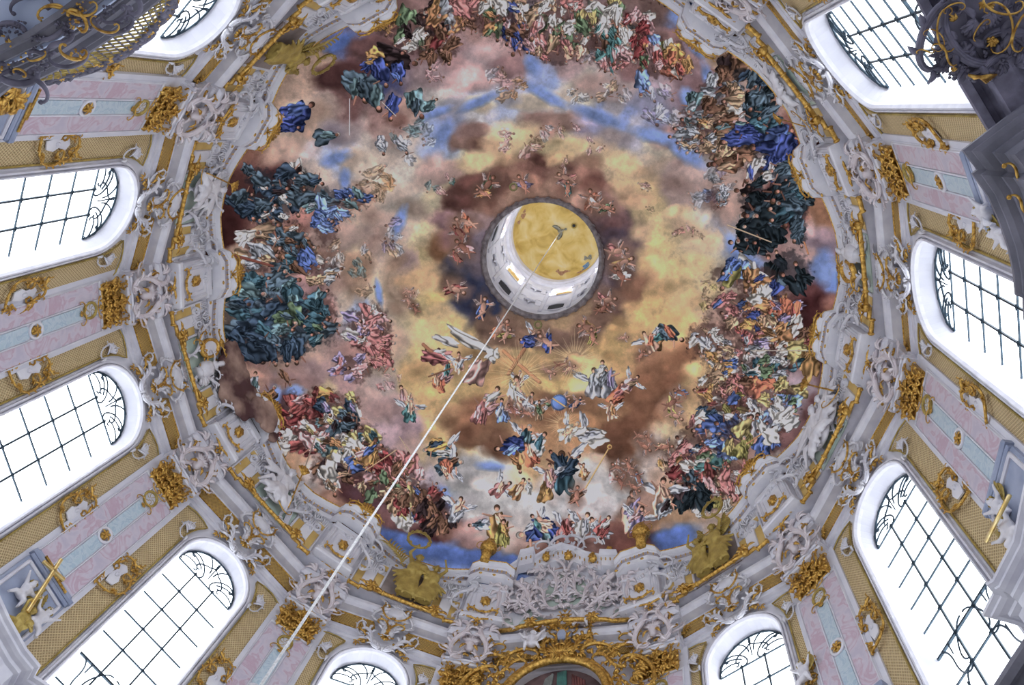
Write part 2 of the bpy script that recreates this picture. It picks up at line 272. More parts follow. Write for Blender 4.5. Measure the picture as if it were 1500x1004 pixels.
# ground tones of the painted sky and clouds:  x y r g b
GROUND = """
540 80 118 84 84;490 60 96 112 170;470 100 168 140 118;440 130 180 150 128;500 130 96 62 60;560 130 60 70 120;620 60 132 96 94;600 30 146 112 106;660 90 152 120 118
700 40 150 116 108;700 90 172 150 148;760 60 142 108 104;740 110 164 138 134;830 90 168 140 138;880 60 150 118 116;930 40 140 112 110;960 20 120 92 84;985 60 146 116 112
1010 30 110 138 196;1030 70 118 144 196;1000 110 160 134 136;1030 110 150 124 132;1050 90 190 160 134;1048 130 120 146 196;1080 70 176 146 124;1110 100 186 148 116;1150 130 176 128 96
1020 140 152 124 132;1000 180 150 130 136;1060 170 178 150 146;1120 160 172 138 132;1170 190 126 64 52;1185 230 130 66 50;1200 290 168 118 84;1225 330 170 130 106;1230 370 150 120 124
1160 300 150 82 72;1140 350 176 138 130;1180 350 188 150 138;1210 400 176 156 160;1225 415 92 128 196;1200 385 100 132 196;1170 400 176 140 132;1150 420 168 128 120;1120 440 158 118 112
1190 450 78 34 36;1215 480 66 30 32;1225 460 150 96 76;1180 470 70 30 32;1200 520 96 52 50;1205 560 116 78 76;1180 580 176 160 168;1170 620 150 112 108;1185 640 110 66 62;1215 600 150 112 92
1150 650 130 90 84;1160 690 186 168 160;1130 690 84 40 34;1120 720 170 120 100;1090 720 140 96 80;1180 560 170 150 158;1195 610 92 54 54
470 170 190 166 146;420 190 196 164 130;400 240 180 140 112;390 260 92 54 52;410 300 168 130 112;350 260 110 70 64;340 230 130 86 66;440 215 196 172 158;480 150 180 156 142;520 150 120 82 78
345 300 80 38 36;335 330 74 36 34;330 350 110 66 56;345 370 196 160 134;330 400 176 134 112;345 430 190 154 130;330 470 176 132 104;350 480 160 118 100;310 470 180 142 104;335 510 92 50 50
330 560 182 146 118;315 560 150 110 84;370 560 150 112 98;345 600 84 46 44;370 620 56 28 30;390 630 70 38 36;420 600 110 76 80;340 620 104 72 58;400 640 150 116 96;430 680 170 132 98
440 700 190 152 116;470 700 214 200 196;470 730 170 124 92;500 720 170 128 116;520 740 84 44 46;560 730 92 52 54;520 780 120 84 76;560 770 150 116 110;600 780 122 82 80;630 770 86 44 46;640 740 120 72 64
560 800 82 112 176;610 800 88 124 188;590 790 110 146 198;660 820 88 122 186;700 810 84 118 184;740 830 70 110 180;655 790 152 112 98;690 790 180 140 130;740 800 180 150 140;780 810 150 118 104
720 710 196 196 190;690 690 186 180 172;670 720 150 168 196;650 720 96 130 196;700 740 206 200 192;760 740 206 204 202;820 745 214 208 206;880 740 206 204 202;900 720 200 192 180;860 700 208 206 202
780 770 196 184 176;840 770 160 124 112;900 780 140 90 76;930 790 120 72 62;940 760 172 128 96;980 740 170 132 96;985 790 80 122 190;1000 780 84 126 196;960 800 86 120 186;960 770 186 144 104
1020 760 196 176 156;1040 740 170 146 140;1060 770 200 180 160;700 660 206 172 112;760 690 196 156 100;720 685 150 172 200;800 640 186 136 84;860 640 176 126 74;900 640 130 84 52;930 630 140 94 60;930 660 120 78 52
960 600 126 82 54;940 560 142 96 60;960 540 150 104 70;990 520 170 116 76;1000 560 186 152 100;1020 540 208 172 110;1000 500 206 168 104;980 470 208 168 100;940 450 206 168 100;900 480 206 170 98;880 510 210 174 98
840 480 202 168 98;800 500 204 170 100;760 500 204 172 104;700 500 206 174 106;660 480 208 178 110;620 520 210 180 114;600 560 206 172 104;640 560 206 172 104;660 600 204 170 104;640 640 206 172 108;620 600 202 164 100
700 560 208 174 104;760 560 206 174 104;820 560 206 172 100;860 560 214 190 130;700 620 150 112 74;690 600 176 134 90;720 640 130 92 62;670 620 172 130 88;740 660 170 124 80;800 600 150 106 68;870 600 170 126 76;900 590 150 106 66
970 400 210 180 120;960 350 210 180 118;950 300 206 180 126;920 250 200 172 124;880 220 196 174 130;820 200 196 178 140;760 210 204 186 136;700 220 200 182 130;660 250 200 184 140;640 290 198 186 150;620 340 202 186 140
615 380 206 184 126;620 420 208 184 120;620 460 208 184 124;640 430 212 182 108;600 460 206 186 140;590 420 196 176 140;600 380 180 160 132;590 340 186 172 158;580 300 176 164 150;600 270 186 176 162
860 190 140 126 142;830 150 186 178 176;780 140 190 182 172;740 150 160 170 196;690 160 192 188 188;650 190 146 162 200;630 220 150 166 200;660 130 188 180 172;700 130 176 176 190;780 110 150 164 204;800 120 140 158 200
850 130 196 186 166;900 160 176 168 172;930 190 172 168 180;900 110 182 164 160;870 170 130 150 200;920 170 134 152 200;980 190 130 148 196;1010 210 138 156 198;960 220 192 180 158;1000 260 172 152 148;960 240 184 160 136;1020 240 140 156 196
1040 220 192 176 160;1060 260 178 156 140;1030 300 182 176 172;1060 300 176 166 166;1090 290 160 128 116;1060 340 170 162 168;1080 370 124 146 196;1100 390 130 148 190;1020 350 196 178 142;1000 310 194 168 134;1040 390 190 176 146;1060 400 176 166 160
980 330 206 182 130;1010 390 206 180 126;1000 430 208 180 124;1040 430 206 180 130;1060 440 190 164 132;1090 430 172 144 124;1040 470 178 148 126;1070 500 176 142 124;1100 540 150 116 108;1080 560 156 120 110;1060 520 184 156 130;1050 560 200 168 120
1060 600 170 136 114;1080 620 160 126 112;1120 600 164 130 118;1150 600 160 120 112;1110 650 166 130 118;1040 620 206 174 120;1010 620 206 172 114;980 640 206 180 136;960 660 186 170 160;1000 660 196 176 156;1030 660 160 136 118
540 200 190 176 164;500 210 172 172 192;500 235 150 168 204;530 240 200 186 170;560 180 150 116 108;590 160 178 146 130;560 240 184 166 150;600 210 190 180 172;620 250 186 176 160;560 270 190 176 160;520 290 178 148 124
470 270 196 176 160;450 300 180 140 124;430 340 150 104 90;450 340 176 146 132;500 330 178 156 140;520 340 190 168 140;500 310 168 168 178;540 330 184 164 148;560 360 176 152 138;600 320 188 170 152;520 380 196 172 140;490 400 186 150 124
470 420 170 140 140;440 420 156 116 110;440 400 176 134 122;500 440 190 170 150;520 450 158 170 196;550 420 196 180 156;580 380 190 166 142;580 430 186 160 124;570 450 190 170 150;590 500 200 184 150;560 520 190 170 146;570 560 176 156 150
560 490 176 140 130;530 500 170 128 126;500 520 170 136 128;450 500 180 150 136;430 520 186 150 132;460 540 168 134 130;440 560 186 168 150;470 570 196 174 134;420 575 104 130 186;405 590 96 122 184;500 560 168 132 128;520 600 176 144 134
560 600 182 152 146;590 620 176 148 140;600 640 178 150 148;560 650 180 150 152;600 680 182 160 164;620 660 206 180 130;640 680 186 162 140;580 640 168 134 132;500 640 160 122 116;460 640 150 108 100;430 620 130 88 84;560 700 160 128 122
640 700 172 160 166;480 680 200 176 160;690 270 96 64 58;670 280 104 68 60;650 320 150 112 110;640 350 190 166 130;640 370 150 112 74;660 360 130 98 96;665 400 84 78 88;680 420 70 66 82;690 440 44 54 92;670 450 70 72 96;700 460 56 62 96;720 480 120 92 76
720 500 150 120 92;700 330 150 124 122;710 290 140 104 84;740 260 128 86 70;780 250 130 88 74;760 270 164 128 104;800 230 110 72 62;840 250 112 74 64;870 280 120 80 68;880 310 110 82 80;900 330 90 74 80;905 360 78 70 84;900 400 110 94 100;920 420 116 84 68
890 440 124 96 84;880 470 120 92 76;840 480 110 86 78;800 490 130 100 84;760 490 132 100 84;860 500 130 100 80;790 275 160 124 100;850 290 156 122 104;820 262 160 122 100;880 390 122 104 110;700 390 120 108 120;700 360 124 108 116
560 -20 130 94 88;700 -30 150 116 112;820 -20 150 120 116;940 -30 130 100 92;600 -120 120 86 80;760 -150 150 120 112;900 -120 140 110 104;1000 -80 110 138 190;500 -60 170 140 120
"""
def parse(t, n):
    out = []
    for it in t.replace('\n', ';').split(';'):
        q = it.split()
        if len(q) >= n: out.append(q)
    return out
gp = np.array([[float(v) for v in q[:5]] for q in parse(GROUND, 5)], np.float32)
LO = 4                                       # the soft ground is blended on a coarser grid, then warped
gh, gw = CH//LO, CW//LO
yy, xx = np.mgrid[0:gh, 0:gw].astype(np.float32)
yy = yy*LO/PS+PY0; xx = xx*LO/PS+PX0
wx = (fbm(gh, gw, 40/LO*PS, rs, 4)-.5)*46; wy = (fbm(gh, gw, 40/LO*PS, rs, 4)-.5)*46
num = np.zeros((gh, gw, 3), np.float32); den = np.zeros((gh, gw), np.float32)
qx = xx+wx; qy = yy+wy
for x, y, r, g, b in gp:
    d2 = (qx-x)**2+(qy-y)**2
    w = 1/(d2+60)**2.1
    num += w[..., None]*np.array([r, g, b], np.float32); den += w
low = num/den[..., None]
def up(a):
    ys = np.clip(np.arange(CH)/LO, 0, gh-1.001); xs = np.clip(np.arange(CW)/LO, 0, gw-1.001)
    yi = ys.astype(int); xi = xs.astype(int); fy = (ys-yi)[:, None, None]; fx = (xs-xi)[None, :, None]
    A = a[yi]; B = a[yi+1]
    return ((A[:, xi]*(1-fx)+A[:, xi+1]*fx)*(1-fy)+(B[:, xi]*(1-fx)+B[:, xi+1]*fx)*fy).astype(np.float32)
CAN = up(low)
big = fbm(CH, CW, 60, rs, 5)
rdg = np.abs(big-.5)*2                                     # cloud creases
CAN *= (1.05+.14*np.tanh((big-.5)*5))[..., None]
CAN *= (1+(fbm(CH, CW, 26, rs, 4)-.5)*.20)[..., None]
GRAIN = fbm(CH, CW, 7, rs, 3)-.5
CAN *= (1+GRAIN*.16)[..., None]

def wrapn(cell, rng):                                    # noise tile that repeats without a seam
    k = int(256/cell); g = rng.rand(k, k).astype(np.float32); t = np.arange(256)/256*k
    i = t.astype(int); f = t-i; f = f*f*(3-2*f); j = (i+1) % k
    fx = f[None, :]; fy = f[:, None]
    return ((g[i][:, i]*(1-fx)+g[i][:, j]*fx)*(1-fy)+(g[j][:, i]*(1-fx)+g[j][:, j]*fx)*fy).astype(np.float32)
NZ = [(wrapn(32, rs)+.55*wrapn(16, rs)+.3*wrapn(8, rs)+.16*wrapn(4, rs))/2.01 for _ in range(6)]
NF = [wrapn(12.8, rs) for _ in range(4)]
def window(x, y, rad):
    cx = (x-PX0)*PS; cy = (y-PY0)*PS; R = rad*PS+2
    x0 = max(0, int(cx-R)); x1 = min(CW, int(cx+R)+1); y0 = max(0, int(cy-R)); y1 = min(CH, int(cy+R)+1)
    if x1-x0 < 2 or y1-y0 < 2: return None
    Y, X = np.mgrid[y0:y1, x0:x1].astype(np.float32)
    return (slice(y0, y1), slice(x0, x1)), (X-cx)/PS, (Y-cy)/PS
def tile(n, X, Y, s, ox, oy):
    return n[((Y*s+oy).astype(int)) % 256, ((X*s+ox).astype(int)) % 256]
def comp(sl, col, a):
    CAN[sl] = CAN[sl]*(1-a[..., None])+col*a[..., None]
def puff(x, y, rx, ry, ang, col, soft=.35, light=(.5, -.6)):
    """a cumulus shape: lobed rim, lit edge, darker belly"""
    R = max(rx, ry)*1.5; w = window(x, y, R)
    if w is None: return
    sl, X, Y = w; c, s = math.cos(math.radians(ang)), math.sin(math.radians(ang))
    u = (X*c+Y*s)/rx; v = (-X*s+Y*c)/ry
    n = tile(NZ[rs.randint(6)], X+300, Y+300, 2.2, rs.randint(256), rs.randint(256))
    th = np.arctan2(v, u); k1 = rs.randint(4, 7); k2 = rs.randint(7, 12)
    rad = 1+.10*np.abs(np.sin(th*k1/2+rs.rand()*6))+.07*np.abs(np.sin(th*k2/2+rs.rand()*6))+(n-.5)*.55
    d = np.sqrt(u*u+v*v)/rad
    a = np.clip((1-d)/soft, 0, 1)
    sh = 1+.34*(u*light[0]+v*light[1])*np.clip(d, 0, 1)+(n-.5)*.5
    comp(sl, np.array(col, np.float32)*sh[..., None], a)
def cloth(x, y, L, W, ang, col, dark=.5, lite=1.3, op=1.0, spiky=.3):
    """one piece of drapery: angular outline and sharp folds along its length"""
    w = window(x, y, max(L, W)*.9)
    if w is None: return
    sl, X, Y = w; c, s = math.cos(math.radians(ang)), math.sin(math.radians(ang))
    u = (X*c+Y*s)/(L/2); v = (-X*s+Y*c)/(W/2)
    th = np.arctan2(v, u); p = rs.rand(4)*6.28
    k = 3+rs.randint(3)
    tri = lambda t: 2*np.abs((t/6.2832) % 1-.5)*2-1
    rad = .86+spiky*.55*tri(th*k+p[0])+spiky*.35*tri(th*(k+3)+p[1])
    taper = 1-.28*u
    d = np.sqrt(u*u+(v/np.clip(taper, .5, 1.5))**2)/rad
    a = np.clip((1-d)*min(L, W)*.5*PS*.6, 0, 1)*op
    n1 = tile(NF[rs.randint(4)], u+9, v+9, 30, rs.randint(256), rs.randint(256))
    n2 = tile(NZ[rs.randint(6)], u+9, v+9, 46, rs.randint(256), rs.randint(256))
    ph = v*(2.1+rs.rand()*1.6)+u*(1.6*rs.rand()-.8)+n1*3.2+p[2]
    f = np.abs(np.sin(ph))
    sh = dark+(lite-dark)*(f**1.5)*(.55+.9*n2)
    sh *= 1.08-.3*v-.12*u
    sh = np.where(d > .9, sh*.74, sh)
    comp(sl, np.clip(np.array(col, np.float32)*np.clip(sh, .18, 1.9)[..., None], 0, 250), a)
def dab(x, y, rx, ry, ang, col, op=1.0, rim=.7):
    w = window(x, y, max(rx, ry)*1.2+1)
    if w is None: return
    sl, X, Y = w; c, s = math.cos(math.radians(ang)), math.sin(math.radians(ang))
    u = (X*c+Y*s)/rx; v = (-X*s+Y*c)/ry; d = np.sqrt(u*u+v*v)
    a = np.clip((1-d)*min(rx, ry)*PS+.35, 0, 1)*op
    sh = 1.12-.5*np.clip(.6*u+.6*v, -1, 1)*.6
    sh = np.where(d > .8, sh*rim, sh)
    comp(sl, np.array(col, np.float32)*sh[..., None], a)
def stroke(x0, y0, x1, y1, w0, w1, col, op=1.0):
    L = math.hypot(x1-x0, y1-y0); n = max(2, int(L/max(.7, min(w0, w1)*.7)))
    for i in range(n+1):
        t = i/n; dab(x0+(x1-x0)*t, y0+(y1-y0)*t, w0+(w1-w0)*t, w0+(w1-w0)*t, 0, col, op, .82)
SK = [(172, 116, 90), (146, 94, 72), (184, 138, 114), (126, 80, 60), (162, 118, 96)]
C = dict(navy=(52, 70, 88), slate=(74, 92, 104), teal=(58, 92, 104), sea=(96, 122, 126), blue=(58, 86, 142), royal=(38, 62, 128), sky=(110, 138, 190), white=(206, 200, 192),
         grey=(140, 144, 150), red=(136, 62, 56), rose=(168, 104, 100), crim=(120, 36, 38), pink=(196, 150, 150), gold=(168, 126, 58), yell=(178, 160, 96), ochre=(164, 116, 62),
         brown=(110, 78, 56), dark=(56, 44, 46), green=(92, 112, 84), turq=(76, 118, 118), lav=(138, 126, 158), black=(38, 48, 54), flesh=(206, 158, 132), oliv=(128, 122, 62), orange=(186, 96, 52), tan=(158, 130, 100), mist=(168, 170, 178))
def person(x, y, h, ang, col, col2=None, op=1.0, wide=.55, skin=None, arms=True, wings=None):
    """a robed painted figure; ang is where the head points"""
    sk = np.array(skin or SK[rs.randint(len(SK))], np.float32)*(.9+.2*rs.rand())
    ca, sa = math.cos(math.radians(ang)), math.sin(math.radians(ang)); nx, ny = -sa, ca
    if wings is not None:
        for sg in (-1, 1):
            cloth(x+ca*h*.15+nx*sg*h*.36, y+sa*h*.15+ny*sg*h*.36, h*.62, h*.24, ang+sg*(50+rs.rand()*30), wings, .6, 1.4, op)
    cloth(x-ca*h*.12, y-sa*h*.12, h*.86, h*wide, ang, col, op=op)
    if rs.rand() < .7: cloth(x-ca*h*.2+nx*h*.14, y-sa*h*.2+ny*h*.14, h*.55, h*wide*.55, ang+rs.uniform(-50, 50), np.array(col)*rs.uniform(.75, 1.15), op=op)
    if col2 is not None:
        cloth(x+rs.uniform(-.1, .1)*h, y+rs.uniform(-.1, .1)*h, h*.6, h*wide*.5, ang+rs.uniform(-40, 40), col2, op=op)
    if arms:
        for sg in (-1, 1):
            if rs.rand() < .42:
                a2 = math.radians(ang+sg*rs.uniform(25, 110)); l = h*.2
                bx, by = x+ca*h*.14+nx*sg*h*.14, y+sa*h*.14+ny*sg*h*.14
                stroke(bx, by, bx+math.cos(a2)*l, by+math.sin(a2)*l, h*.03, h*.018, sk*.92, op)
    hx, hy = x+ca*h*.31, y+sa*h*.31
    dab(hx+ca*h*.02, hy+sa*h*.02, h*.078, h*.072, ang, np.array([(92, 66, 46), (70, 50, 40), (170, 160, 150)][rs.randint(3)])*1., op)
    dab(hx-ca*h*.014, hy-sa*h*.014, h*.055, h*.055, ang, sk*1.05, op)
def putto(x, y, h, ang=None, col=None, wing=(140, 124, 120), op=1.0):
    if ang is None: ang = rs.uniform(180, 400)
    puff(x, y, h*.8, h*.5, ang, np.array((130, 98, 80))*rs.uniform(.8, 1.2), .9)
    sk = np.array(SK[rs.randint(3)], np.float32)
    ca, sa = math.cos(math.radians(ang)), math.sin(math.radians(ang)); nx, ny = -sa, ca
    for sg in (-1, 1): cloth(x+ca*h*.15+nx*sg*h*.3, y+sa*h*.15+ny*sg*h*.3, h*.45, h*.2, ang+sg*60, wing, .7, 1.3, op)
    if col is not None: cloth(x-ca*h*.1, y-sa*h*.1, h*.95, h*.42, ang+rs.uniform(-60, 60), col, op=op)
    dab(x, y, h*.22, h*.12, ang, sk*.95, op)
    for sg in (-1, 1):
        a2 = math.radians(ang+180+sg*rs.uniform(5, 50)); stroke(x-ca*h*.18+nx*sg*h*.08, y-sa*h*.18+ny*sg*h*.08, x-ca*h*.18+math.cos(a2)*h*.36, y-sa*h*.18+math.sin(a2)*h*.36, h*.06, h*.028, sk, op)
        a2 = math.radians(ang+sg*rs.uniform(30, 100)); stroke(x+ca*h*.14+nx*sg*h*.12, y+sa*h*.14+ny*sg*h*.12, x+ca*h*.14+math.cos(a2)*h*.34, y+sa*h*.14+math.sin(a2)*h*.34, h*.042, h*.024, sk, op)
    dab(x+ca*h*.34, y+sa*h*.34, h*.09, h*.09, ang, (110, 76, 50), op); dab(x+ca*h*.31, y+sa*h*.31, h*.065, h*.065, ang, sk*1.05, op)
def under(x, y, rx, ry, col):
    w = window(x, y, max(rx, ry)*1.3)
    if w is None: return
    sl, X, Y = w; n = tile(NZ[rs.randint(6)], X+300, Y+300, 5, rs.randint(256), rs.randint(256))
    d = np.sqrt((X/rx)**2+(Y/ry)**2)+(n-.5)*1.1
    comp(sl, np.array(col, np.float32)*(.6+.9*n)[..., None], np.clip((1.05-d)*3, 0, 1)*.62)
def crowd(x, y, rx, ry, n, h, names, ang0, spread=40, op=1.0, wings=.0):
    names = names.split()
    pts = []
    if op > .9:
        sh_ = (88, 62, 58) if names[0] not in ('navy', 'slate', 'teal', 'black', 'royal') else (50, 52, 60)
        under(x, y, rx*1.15, ry*1.15, sh_)
    for i in range(n):
        for _ in range(30):
            a = rs.rand()*6.28; r = math.sqrt(rs.rand()); px, py = x+math.cos(a)*rx*r, y+math.sin(a)*ry*r
            if all((px-q[0])**2+(py-q[1])**2 > (h*.34)**2 for q in pts): break
        pts.append((px, py))
    for px, py in pts:
        nm = names[rs.randint(len(names))]; n2 = names[rs.randint(len(names))]
        person(px, py, h*rs.uniform(.85, 1.5), ang0+rs.uniform(-spread, spread), C[nm], C[n2] if rs.rand() < .5 else None, op, rs.uniform(.42, .66),
               wings=C['mist'] if rs.rand() < wings else None)

# clouds with a rim: x y rx ry angle r g b [soft]
PUFFS = """
392 268 46 24 -30 84 48 46;350 262 30 18 -20 96 56 50;440 180 44 30 -50 196 170 148;500 110 52 22 -10 88 54 52;545 70 40 20 -10 110 76 74;335 330 20 40 0 74 36 34;350 372 20 18 0 198 162 136
330 468 30 22 20 186 146 108;340 560 40 34 0 178 142 118;322 540 22 26 0 188 150 112;382 618 44 26 35 58 30 32;350 596 22 20 0 150 112 92;420 560 24 16 0 160 124 112;430 530 44 30 0 190 156 136
450 545 34 24 0 172 140 136;420 590 26 18 0 96 66 74;468 700 34 26 0 216 200 192;500 735 40 26 30 172 128 104;520 715 30 24 0 96 56 58;550 730 44 26 20 110 72 80;590 768 56 24 12 132 90 88;632 782 34 18 0 92 48 50;655 776 24 20 0 146 100 84
500 230 18 12 0 196 176 160;528 238 32 22 0 196 178 158;592 160 26 16 -20 184 146 130;580 176 20 12 0 140 100 88;450 315 38 22 -45 160 110 98;500 345 36 26 0 176 150 136;560 340 40 34 0 178 152 138;520 405 26 36 0 176 144 116
585 410 26 54 0 180 152 126;600 390 18 30 0 168 140 132;455 425 36 28 0 168 128 126;470 460 30 26 0 176 130 120;690 280 32 22 -25 100 66 58;716 268 24 18 0 96 60 54;740 262 24 16 0 132 92 76;672 300 18 16 0 96 62 56
800 232 26 12 0 104 66 56;842 240 32 16 10 120 80 68;868 268 30 20 40 120 80 68;890 300 30 24 40 150 112 100;900 330 24 26 0 118 86 86;906 360 24 30 0 84 72 84;914 400 22 30 0 92 76 86;925 425 20 20 0 122 84 64;894 450 28 18 -20 116 86 76
655 325 18 20 0 158 120 122;665 352 18 18 0 120 90 92;644 362 14 24 0 140 100 60;668 398 26 34 0 84 80 92;690 430 34 30 20 56 60 84;712 446 26 24 0 50 58 88;722 478 26 18 0 124 96 80;752 496 32 16 0 142 108 84;812 498 40 16 0 128 98 82;862 486 26 16 0 118 90 78
880 470 22 14 0 130 98 80;700 372 30 34 0 134 118 128;640 260 30 14 0 176 150 140;660 250 22 16 0 170 138 124;680 204 34 20 0 150 116 102;700 190 20 12 0 150 116 104;790 180 34 20 0 150 118 106;830 178 34 16 0 148 118 106;780 150 40 14 0 190 176 156;700 152 26 12 0 196 184 160;815 215 50 14 0 200 178 130;660 80 40 26 0 160 128 128;700 90 40 22 0 172 148 148
745 100 32 22 0 150 118 118;640 110 40 22 0 166 140 140;690 120 40 16 0 166 140 138;900 130 44 26 0 172 152 148;930 100 30 22 0 146 114 114;1000 90 40 24 20 156 124 124;1020 120 34 22 20 148 118 122;1050 80 26 14 40 190 158 128;970 60 40 20 0 140 104 100
1010 175 26 24 0 140 112 116;990 200 22 20 0 150 120 116;1060 290 50 36 30 176 146 132;1000 270 36 40 20 176 150 140;1140 350 34 34 0 182 142 134;1175 360 30 32 0 190 154 146;1160 410 34 26 0 170 134 128;1205 300 22 44 -10 168 116 78;1190 240 18 40 -15 120 60 46;1150 300 30 40 0 128 60 52
1130 410 26 20 0 156 116 112;1190 448 32 28 10 76 34 36;1172 440 20 18 0 70 30 32;1210 470 26 30 20 84 42 42;1226 452 22 20 0 156 98 74;1195 500 26 34 10 70 34 36;1210 530 24 40 0 90 52 52;1180 590 30 36 20 172 152 160;1196 608 26 34 20 112 74 74;1170 650 30 36 30 132 92 92;1150 685 34 20 50 196 180 172;1128 694 28 18 30 84 38 32
1105 735 34 14 -30 150 96 76;1150 720 30 14 -40 140 84 60;1100 590 36 48 0 158 122 114;1060 570 24 34 0 166 132 118;1125 610 28 40 0 172 140 134;1060 470 30 26 0 176 142 124;960 560 40 30 -60 136 92 58;930 600 36 28 -50 130 86 54;1000 520 36 20 -20 168 116 72;915 640 40 30 -50 124 80 50;890 600 34 18 0 160 116 72;900 655 30 22 0 112 72 46
700 610 40 26 0 142 100 66;670 614 34 22 0 172 128 84;720 644 40 26 20 120 84 58;690 640 30 20 0 134 96 66;790 600 60 18 0 158 110 66;860 590 44 16 0 156 110 68;960 740 40 30 -30 166 124 86;930 740 36 28 0 160 128 112
700 700 60 40 0 200 198 192;680 690 34 30 0 172 168 166;720 730 60 24 0 208 204 200;780 745 70 26 0 214 210 206;850 735 60 24 0 214 210 208;830 722 34 18 0 214 210 208;900 720 46 26 -20 208 204 200;925 705 34 22 0 200 196 192;870 745 40 20 0 200 192 190;740 790 60 24 0 196 178 168;790 800 50 22 0 176 140 126;850 790 50 24 0 150 110 100;700 800 34 14 0 190 150 140;920 790 46 26 0 124 78 68;1000 740 30 22 0 176 142 104;1050 750 36 20 0 190 168 150;600 740 30 12 0 112 70 70;580 600 30 22 0 176 146 142;596 628 30 22 0 172 142 146;560 640 26 26 0 190 160 164
"""
for q in parse(PUFFS, 8):
    v = [float(t) for t in q]; puff(v[0], v[1], v[2], v[3], v[4], v[5:8], v[8] if len(v) > 8 else .4)
for _ in range(420):                                  # small billows that pick up the tone they lie on
    a, r_ = rs.rand()*6.28, rs.uniform(125, 440); x, y = 790+math.cos(a)*r_, 410+math.sin(a)*r_*.98
    cx, cy = int((x-PX0)*PS), int((y-PY0)*PS)
    if not (0 <= cx < CW and 0 <= cy < CH): continue
    c0 = CAN[cy, cx]; sz = rs.uniform(9, 26); k_ = rs.uniform(.82, 1.16)
    puff(x, y, sz*rs.uniform(.9, 1.7), sz*.8, rs.uniform(-40, 40), c0*k_+np.array((6, 0, -2), np.float32), .75, (rs.uniform(-.6, .6), rs.uniform(-.7, .2)))
# strong blue breaks that stay in front of the soft clouds
for v in ((492, 232, 26, 12, -20), (505, 262, 10, 18, 0), (650, 196, 14, 26, 30), (640, 165, 30, 8, -20), (700, 150, 40, 9, -25), (780, 95, 14, 20, -20), (800, 140, 40, 10, 30), (880, 172, 54, 12, 20), (960, 200, 40, 12, 15), (1005, 225, 34, 14, 35),
          (1000, 30, 12, 30, -40), (1018, 66, 10, 26, -25), (1036, 110, 10, 20, -20), (1008, 145, 14, 20, -20), (1085, 372, 14, 44, -40), (1205, 396, 24, 26, 30), (1232, 400, 8, 36, 5), (655, 735, 10, 18, -30), (720, 684, 26, 8, 5), (1096, 555, 12, 16, 20), (430, 573, 18, 10, 0), (405, 580, 8, 16, 0), (555, 430, 6, 24, -10), (585, 325, 10, 30, 20)):
    puff(v[0], v[1], v[2], v[3], v[4], (112, 140, 196), .6)
for v in ((590, 792, 70, 14, 14), (655, 812, 60, 14, 10), (700, 816, 40, 14, 0), (745, 826, 40, 14, -5), (985, 788, 36, 18, -10), (1180, 640, 10, 22, 20), (498, 62, 26, 10, -35)):
    puff(v[0], v[1], v[2], v[3], v[4], (66, 108, 184), .5)
# faint figures far up in the sky
for x, y, rx, ry, n, h, cols in ((740, 120, 34, 20, 9, 24, 'tan mist pink ochre'), (640, 106, 26, 10, 4, 20, 'pink mist'), (600, 205, 30, 26, 8, 26, 'mist grey sea'), (545, 270, 26, 26, 8, 24, 'tan ochre tan'), (570, 345, 26, 22, 6, 22, 'lav mist tan'),
                                 (530, 400, 14, 40, 7, 22, 'mist tan sea'), (480, 375, 22, 22, 6, 24, 'white tan mist'), (605, 440, 8, 18, 4, 16, 'white flesh'), (640, 275, 20, 12, 3, 16, 'sea pink'), (780, 212, 16, 14, 3, 22, 'tan pink'), (815, 190, 34, 10, 5, 18, 'pink tan mist'),
                                 (740, 210, 14, 16, 3, 22, 'pink tan'), (900, 130, 20, 16, 5, 24, 'mist white tan'), (970, 160, 40, 24, 8, 26, 'lav mist mist'), (880, 215, 20, 14, 3, 18, 'pink tan'), (945, 290, 12, 20, 3, 18, 'pink tan'), (1020, 290, 10, 14, 3, 24, 'sky mist'),
                                 (1050, 270, 24, 20, 6, 24, 'mist grey lav'), (1010, 345, 24, 16, 5, 16, 'pink tan rose'), (1035, 440, 14, 30, 6, 18, 'tan tan yell'), (660, 260, 10, 8, 2, 14, 'turq pink'), (830, 240, 20, 10, 3, 14, 'pink tan'), (570, 560, 20, 20, 4, 18, 'rose pink'), (860, 80, 20, 14, 3, 18, 'mist tan'), (850, 130, 14, 20, 3, 18, 'tan mist')):
    crowd(x, y, rx, ry, n, h, cols, rs.uniform(0, 360), 90, .55)
